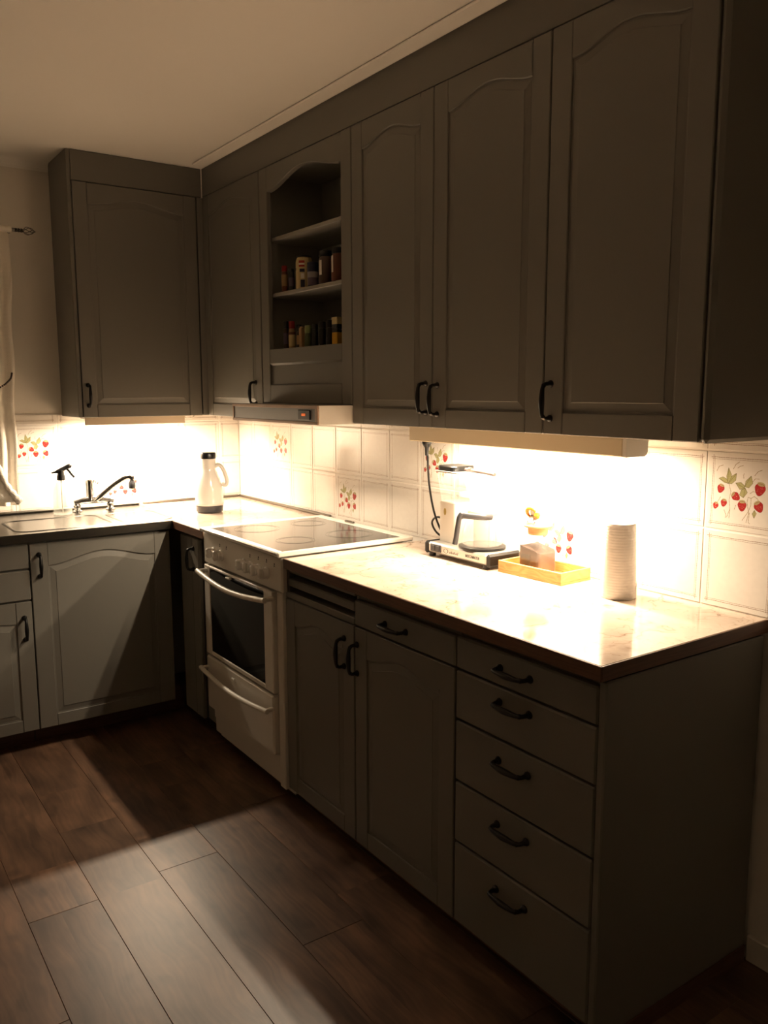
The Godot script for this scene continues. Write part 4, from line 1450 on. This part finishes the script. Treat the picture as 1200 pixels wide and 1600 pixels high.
func cup_stack() -> void:
	var t := thing("cup_stack", "tall leaning white stack of nested paper cups near the worktop's open end", "cup stack", Vector3(-0.115, 0.9003, 2.586))
	var st := ST()
	var prof := [Vector2(0.0, 0.0), Vector2(0.046, 0.0), Vector2(0.0475, 0.002)]
	var n := 26
	for k in n:
		var y := 0.004 + 0.0076 * k
		var r := 0.0472 - 0.0068 * float(k) / n
		prof.append(Vector2(r, y))
		prof.append(Vector2(r + 0.0005, y + 0.0022))
		prof.append(Vector2(r - 0.0001, y + 0.0048))
	prof.append(Vector2(0.040, 0.2035))
	prof.append(Vector2(0.037, 0.2045))
	prof.append(Vector2(0.036, 0.200))
	prof.append(Vector2(0.0, 0.200))
	lathe(st, prof, 48)
	var o := put("cups", st, M.paper, t)
	o.rotation = Vector3(0.018, 0, 0.026)
	# loose flap of the lowest cup's rim
	st = ST()
	var pts := []
	for k in 9:
		var a := 0.5 + 0.8 * k / 8.0
		pts.append(Vector3(cos(a) * 0.0482, 0.0, sin(a) * 0.0482))
	for k in 8:
		var h0 := 0.044 * sin(PI * (k + 0.5) / 9.0) + 0.004
		var h1 := 0.044 * sin(PI * (k + 1.5) / 9.0) + 0.004
		fdir(st, [pts[k], pts[k + 1], pts[k + 1] * 0.985 + Vector3(0, h1, 0), pts[k] * 0.985 + Vector3(0, h0, 0)], pts[k])
	put("loose_flap", st, M.paper, t)


func spice(called: String, label: String, z: float, r: float, y0: float, y1: float, yc: float, bodym: Material, capm: Material, o := {}) -> void:
	var base := 1.8415 if y0 > 1.75 else 1.6105
	var h: float = y1 - y0
	var hc: float = yc - y0
	var t := thing(called, label, o.get("category", "spice jar"), Vector3(o.get("x", -0.238), base, z))
	var st := ST()
	if o.get("square", false):
		prism(st, rrect(-r, -r * 0.9, r, r * 0.9, 0.003, 2), 0.0, hc, 0.001)
	else:
		lathe(st, [Vector2(0.0, 0.0), Vector2(r * 0.94, 0.0), Vector2(r, 0.003), Vector2(r, hc * 0.84), Vector2(r * 0.93, hc * 0.92), Vector2(r * 0.80, hc), Vector2(0.0, hc)], 24)
	var b := put("body", st, bodym, t)
	if h - hc > 0.004:
		st = ST()
		lathe(st, [Vector2(0.0, hc + 0.0003), Vector2(r * 0.92, hc + 0.0003), Vector2(r * 0.94, hc + 0.002), Vector2(r * 0.92, h - 0.003), Vector2(r * 0.82, h), Vector2(0.0, h)], 24)
		put("cap", st, capm, t)
	for q in o.get("bands", []):                       # printed wrap: [from, to, material] up the body
		st = ST()
		if o.get("square", false):
			prism(st, rrect(-r - 0.0004, -r * 0.9 - 0.0004, r + 0.0004, r * 0.9 + 0.0004, 0.003, 2), hc * q[0], hc * q[1])
		else:
			lathe(st, [Vector2(r + 0.0003, hc * q[0]), Vector2(r + 0.0006, hc * q[0] + 0.0003), Vector2(r + 0.0006, hc * q[1] - 0.0003), Vector2(r + 0.0003, hc * q[1])], 24)
		put("label_band", st, q[2], b)
	for q in o.get("patch", []):                       # stuck-on label on the side facing the room: [angle from, to, up from, to, material]
		st = ST()
		for k in 6:
			var a0: float = lerpf(q[0], q[1], k / 6.0)
			var a1: float = lerpf(q[0], q[1], (k + 1) / 6.0)
			var d0 := Vector3(cos(a0), 0, sin(a0)) * (r + 0.0009)
			var d1 := Vector3(cos(a1), 0, sin(a1)) * (r + 0.0009)
			fdir(st, [d0 + Vector3(0, hc * q[2], 0), d1 + Vector3(0, hc * q[2], 0), d1 + Vector3(0, hc * q[3], 0), d0 + Vector3(0, hc * q[3], 0)], d0)
		put("sticker", st, q[4], b)


func spices() -> void:
	var up := "jars on the middle shelf"
	spice("spice_shaker", "slim spice shaker with a red cap, leftmost on the middle shelf", 0.971, 0.0122, 1.847, 1.952, 1.929, M.spice_red, M.red_plastic, {"bands": [[0.3, 0.85, M.tan_paper]]})
	spice("spice_jar", "small dark grey spice jar between the red-capped shaker and the cream tin", 1.028, 0.0120, 1.844, 1.930, 1.918, M.spice_dark, M.black_plastic, {"bands": [[0.25, 0.7, M.violet_paper]]})
	spice("spice_tin", "wide cream tin printed with red stripes and dark blue blocks on the middle shelf", 1.108, 0.0330, 1.841, 1.966, 1.961, M.cream_paper, M.black_plastic, {"category": "tin", "x": -0.225, "patch": [[2.05, 2.75, 0.68, 0.74, M.stripe_red], [2.05, 2.75, 0.80, 0.88, M.stripe_red], [2.05, 2.75, 0.745, 0.795, M.white_paper], [2.05, 2.65, 0.52, 0.62, M.navy_paper], [2.05, 2.55, 0.05, 0.28, M.navy_paper], [2.1, 2.5, 0.32, 0.48, M.white_paper], [3.25, 3.5, 0.58, 0.66, M.dark_mark]]})
	spice("spice_jar", "jar with a dark blue upper half and grey label, right of the cream tin", 1.205, 0.0205, 1.845, 1.937, 1.934, M.violet_paper, M.navy_paper, {"bands": [[0.60, 0.99, M.navy_paper], [0.36, 0.60, M.grey_paper], [0.0, 0.05, M.dark_mark]], "x": -0.243})
	spice("coffee_jar", "brown glass jar with a black lid and white barcode label, beside the blue jar", 1.295, 0.0285, 1.843, 1.962, 1.941, M.spice_brown, M.black_plastic, {"category": "jar", "patch": [[2.75, 3.2, 0.32, 0.86, M.white_paper]]})
	spice("coffee_jar", "black-lidded brown glass jar half hidden by the right stile, middle shelf", 1.384, 0.0285, 1.839, 1.957, 1.936, M.spice_red, M.black_plastic, {"category": "jar", "patch": [[2.95, 3.3, 0.32, 0.92, M.white_paper]]})
	spice("spice_jar", "brown spice jar with a black cap, leftmost on the lowest shelf", 0.976, 0.0111, 1.622, 1.740, 1.711, M.spice_brown, M.black_plastic, {"bands": [[0.3, 0.8, M.violet_paper]]})
	spice("spice_shaker", "spice shaker with an orange-red cap on the lowest shelf", 1.024, 0.0132, 1.615, 1.730, 1.701, M.spice_pale, M.red_plastic, {"bands": [[0.2, 0.72, M.cream_paper], [0.72, 0.84, M.spice_red]]})
	spice("spice_jar", "small spice jar with mustard label, right of the orange-red cap", 1.071, 0.0101, 1.618, 1.717, 1.690, M.spice_dark, M.black_plastic, {"bands": [[0.3, 0.8, M.tan_paper]], "x": -0.232})
	spice("spice_jar", "narrow pale tan packet-like jar left of the green one", 1.108, 0.0110, 1.616, 1.705, 1.699, M.spice_pale, M.spice_pale, {"square": true})
	spice("spice_jar", "green spice jar with a pale green cap on the lowest shelf", 1.155, 0.0150, 1.622, 1.712, 1.682, M.green_label, M.olive_plastic, {})
	spice("spice_jar", "black-capped dark spice jar next to the green jar", 1.205, 0.0128, 1.619, 1.710, 1.691, M.spice_dark, M.black_plastic, {})
	spice("spice_jar", "black-capped dark spice jar, middle one of the three dark jars", 1.260, 0.0150, 1.617, 1.714, 1.690, M.spice_dark, M.black_plastic, {"patch": [[2.8, 3.2, 0.06, 0.2, M.grey_paper]]})
	spice("spice_jar", "black-capped dark spice jar next to the yellow tin", 1.315, 0.0143, 1.615, 1.714, 1.687, M.spice_dark, M.black_plastic, {"patch": [[2.8, 3.2, 0.3, 0.5, M.violet_paper]]})
	spice("spice_tin", "yellow spice tin with black bands at the right end of the lowest shelf", 1.380, 0.0205, 1.614, 1.720, 1.719, M.yellow_paper, M.black_plastic, {"category": "tin", "square": true, "bands": [[0.48, 0.76, M.dark_mark], [0.76, 1.0, M.cream_paper], [0.55, 0.60, M.grey_paper]]})


func curtain() -> void:
	var t := thing("curtain", "white lace curtain hanging from the rod at the window edge", "curtain", Vector3(0, 0, 0))
	var st := ST()
	var NU := 60
	var NV := 40
	var P := func(i: int, k: int):
		var s := float(i) / NU
		var v := float(k) / NV
		var y := lerpf(0.945, 2.138, v)
		var xr := -1.105 + 0.030 * v - 0.004 * sin(v * 21.0)
		var x := lerpf(-1.62, xr, s)
		var z := 0.040 + 0.012 * sin(s * 58.0 + 1.5 * sin(v * 3.0)) + 0.006 * sin(s * 23.0 + v * 4.0)
		return Vector3(x, y, z)
	st.set_smooth_group(1)
	for i in NU:
		for k in NV:
			quad(st, P.call(i, k), P.call(i + 1, k), P.call(i + 1, k + 1), P.call(i, k + 1))
	put("drop", st, M.lace, t)
	st = ST()
	lathe(st, [Vector2(0.0135, 0.0), Vector2(0.0145, 0.03), Vector2(0.0132, 0.12), Vector2(0.0148, 0.22), Vector2(0.0134, 0.33), Vector2(0.0145, 0.45), Vector2(0.0138, 0.545)], 16)
	var hd := put("header", st, M.lace, t, Vector3(-1.0735, 2.135, 0.084))
	hd.rotation = Vector3(0, 0, PI / 2)
	# swept-back layer with a thick scalloped hem
	st = ST()
	var hem := curve([Vector3(-1.215, 1.27, 0.095), Vector3(-1.195, 1.15, 0.10), Vector3(-1.165, 1.05, 0.105), Vector3(-1.125, 0.985, 0.105), Vector3(-1.112, 0.965, 0.10)], 8)
	st.set_smooth_group(1)
	for i in range(hem.size() - 1):
		var n := 14
		for k in n:
			var Q := func(ii: int, kk: int):
				var h: Vector3 = hem[ii]
				var w := float(kk) / n
				return Vector3(lerpf(h.x, h.x - 0.42, w), lerpf(h.y, h.y + 0.02, w), h.z + 0.008 * sin(w * 40.0 + ii * 0.1) * minf(w * 6.0, 1.0))
			quad(st, Q.call(i + 1, k + 1), Q.call(i + 1, k), Q.call(i, k), Q.call(i, k + 1))
	var fold := put("swept_fold", st, M.lace, t)
	st = ST()
	var rad := []
	for i in hem.size():
		rad.append(0.008 + 0.010 * i / hem.size() + 0.003 * sin(i * 1.9))
	tube(st, hem, rad, 10, 0.6)
	put("hem", st, M.lace, fold)

	t = thing("curtain_rod", "silver twisted curtain rod with an openwork cage finial", "curtain rod", Vector3(0, 2.135, 0.084))
	st = ST()
	tube(st, [Vector3(-2.45, 0, 0), Vector3(-1.060, 0, 0)], 0.008, 12)
	put("rod", st, M.steel_brushed, t)
	st = ST()
	for s in 2:
		var pts := []
		for k in 17:
			var a := PI * s + TAU * 1.5 * k / 16.0
			pts.append(Vector3(-1.060 + 0.034 * k / 16.0, 0.004 * sin(a), 0.004 * cos(a)))
		tube(st, pts, 0.0048, 8)
	put("twisted_end", st, M.steel, t)
	st = ST()
	for s in 6:
		var pts := []
		for k in 13:
			var w := k / 12.0
			var a := TAU * s / 6.0 + 1.6 * w
			var r := 0.0165 * pow(sin(PI * pow(w, 0.8)), 0.8) if k > 0 and k < 12 else 0.001
			pts.append(Vector3(-1.026 + 0.048 * w, r * sin(a), r * cos(a)))
		tube(st, pts, 0.0016, 6)
	tube(st, [Vector3(-0.980, 0, 0), Vector3(-0.972, 0, 0)], [0.003, 0.0005], 8)
	put("finial", st, M.steel_brushed, t)
	st = ST()
	box(st, Vector3(-1.085, -0.012, -0.088), Vector3(-1.073, 0.002, -0.006), 0.002)
	put("bracket", st, M.steel_brushed, t)

	t = thing("bead_tieback", "string of small dark beads tying back the lace curtain", "tieback", Vector3(0, 0, 0))
	var line := curve([Vector3(-1.108, 1.528, 0.086), Vector3(-1.114, 1.508, 0.090), Vector3(-1.128, 1.492, 0.093), Vector3(-1.150, 1.474, 0.093), Vector3(-1.20, 1.452, 0.093), Vector3(-1.30, 1.43, 0.093), Vector3(-1.42, 1.43, 0.093)], 8)
	st = ST()
	tube(st, line, 0.0008, 5)
	put("string", st, M.bead, t)
	var bm := ST()
	lathe(bm, [Vector2(0.0, -0.0045), Vector2(0.0032, -0.0032), Vector2(0.0045, 0.0), Vector2(0.0032, 0.0032), Vector2(0.0, 0.0045)], 10)
	var mesh := done(bm)
	for i in line.size():
		if i % 2 == 0:
			put("bead", mesh, M.bead, t, line[i])
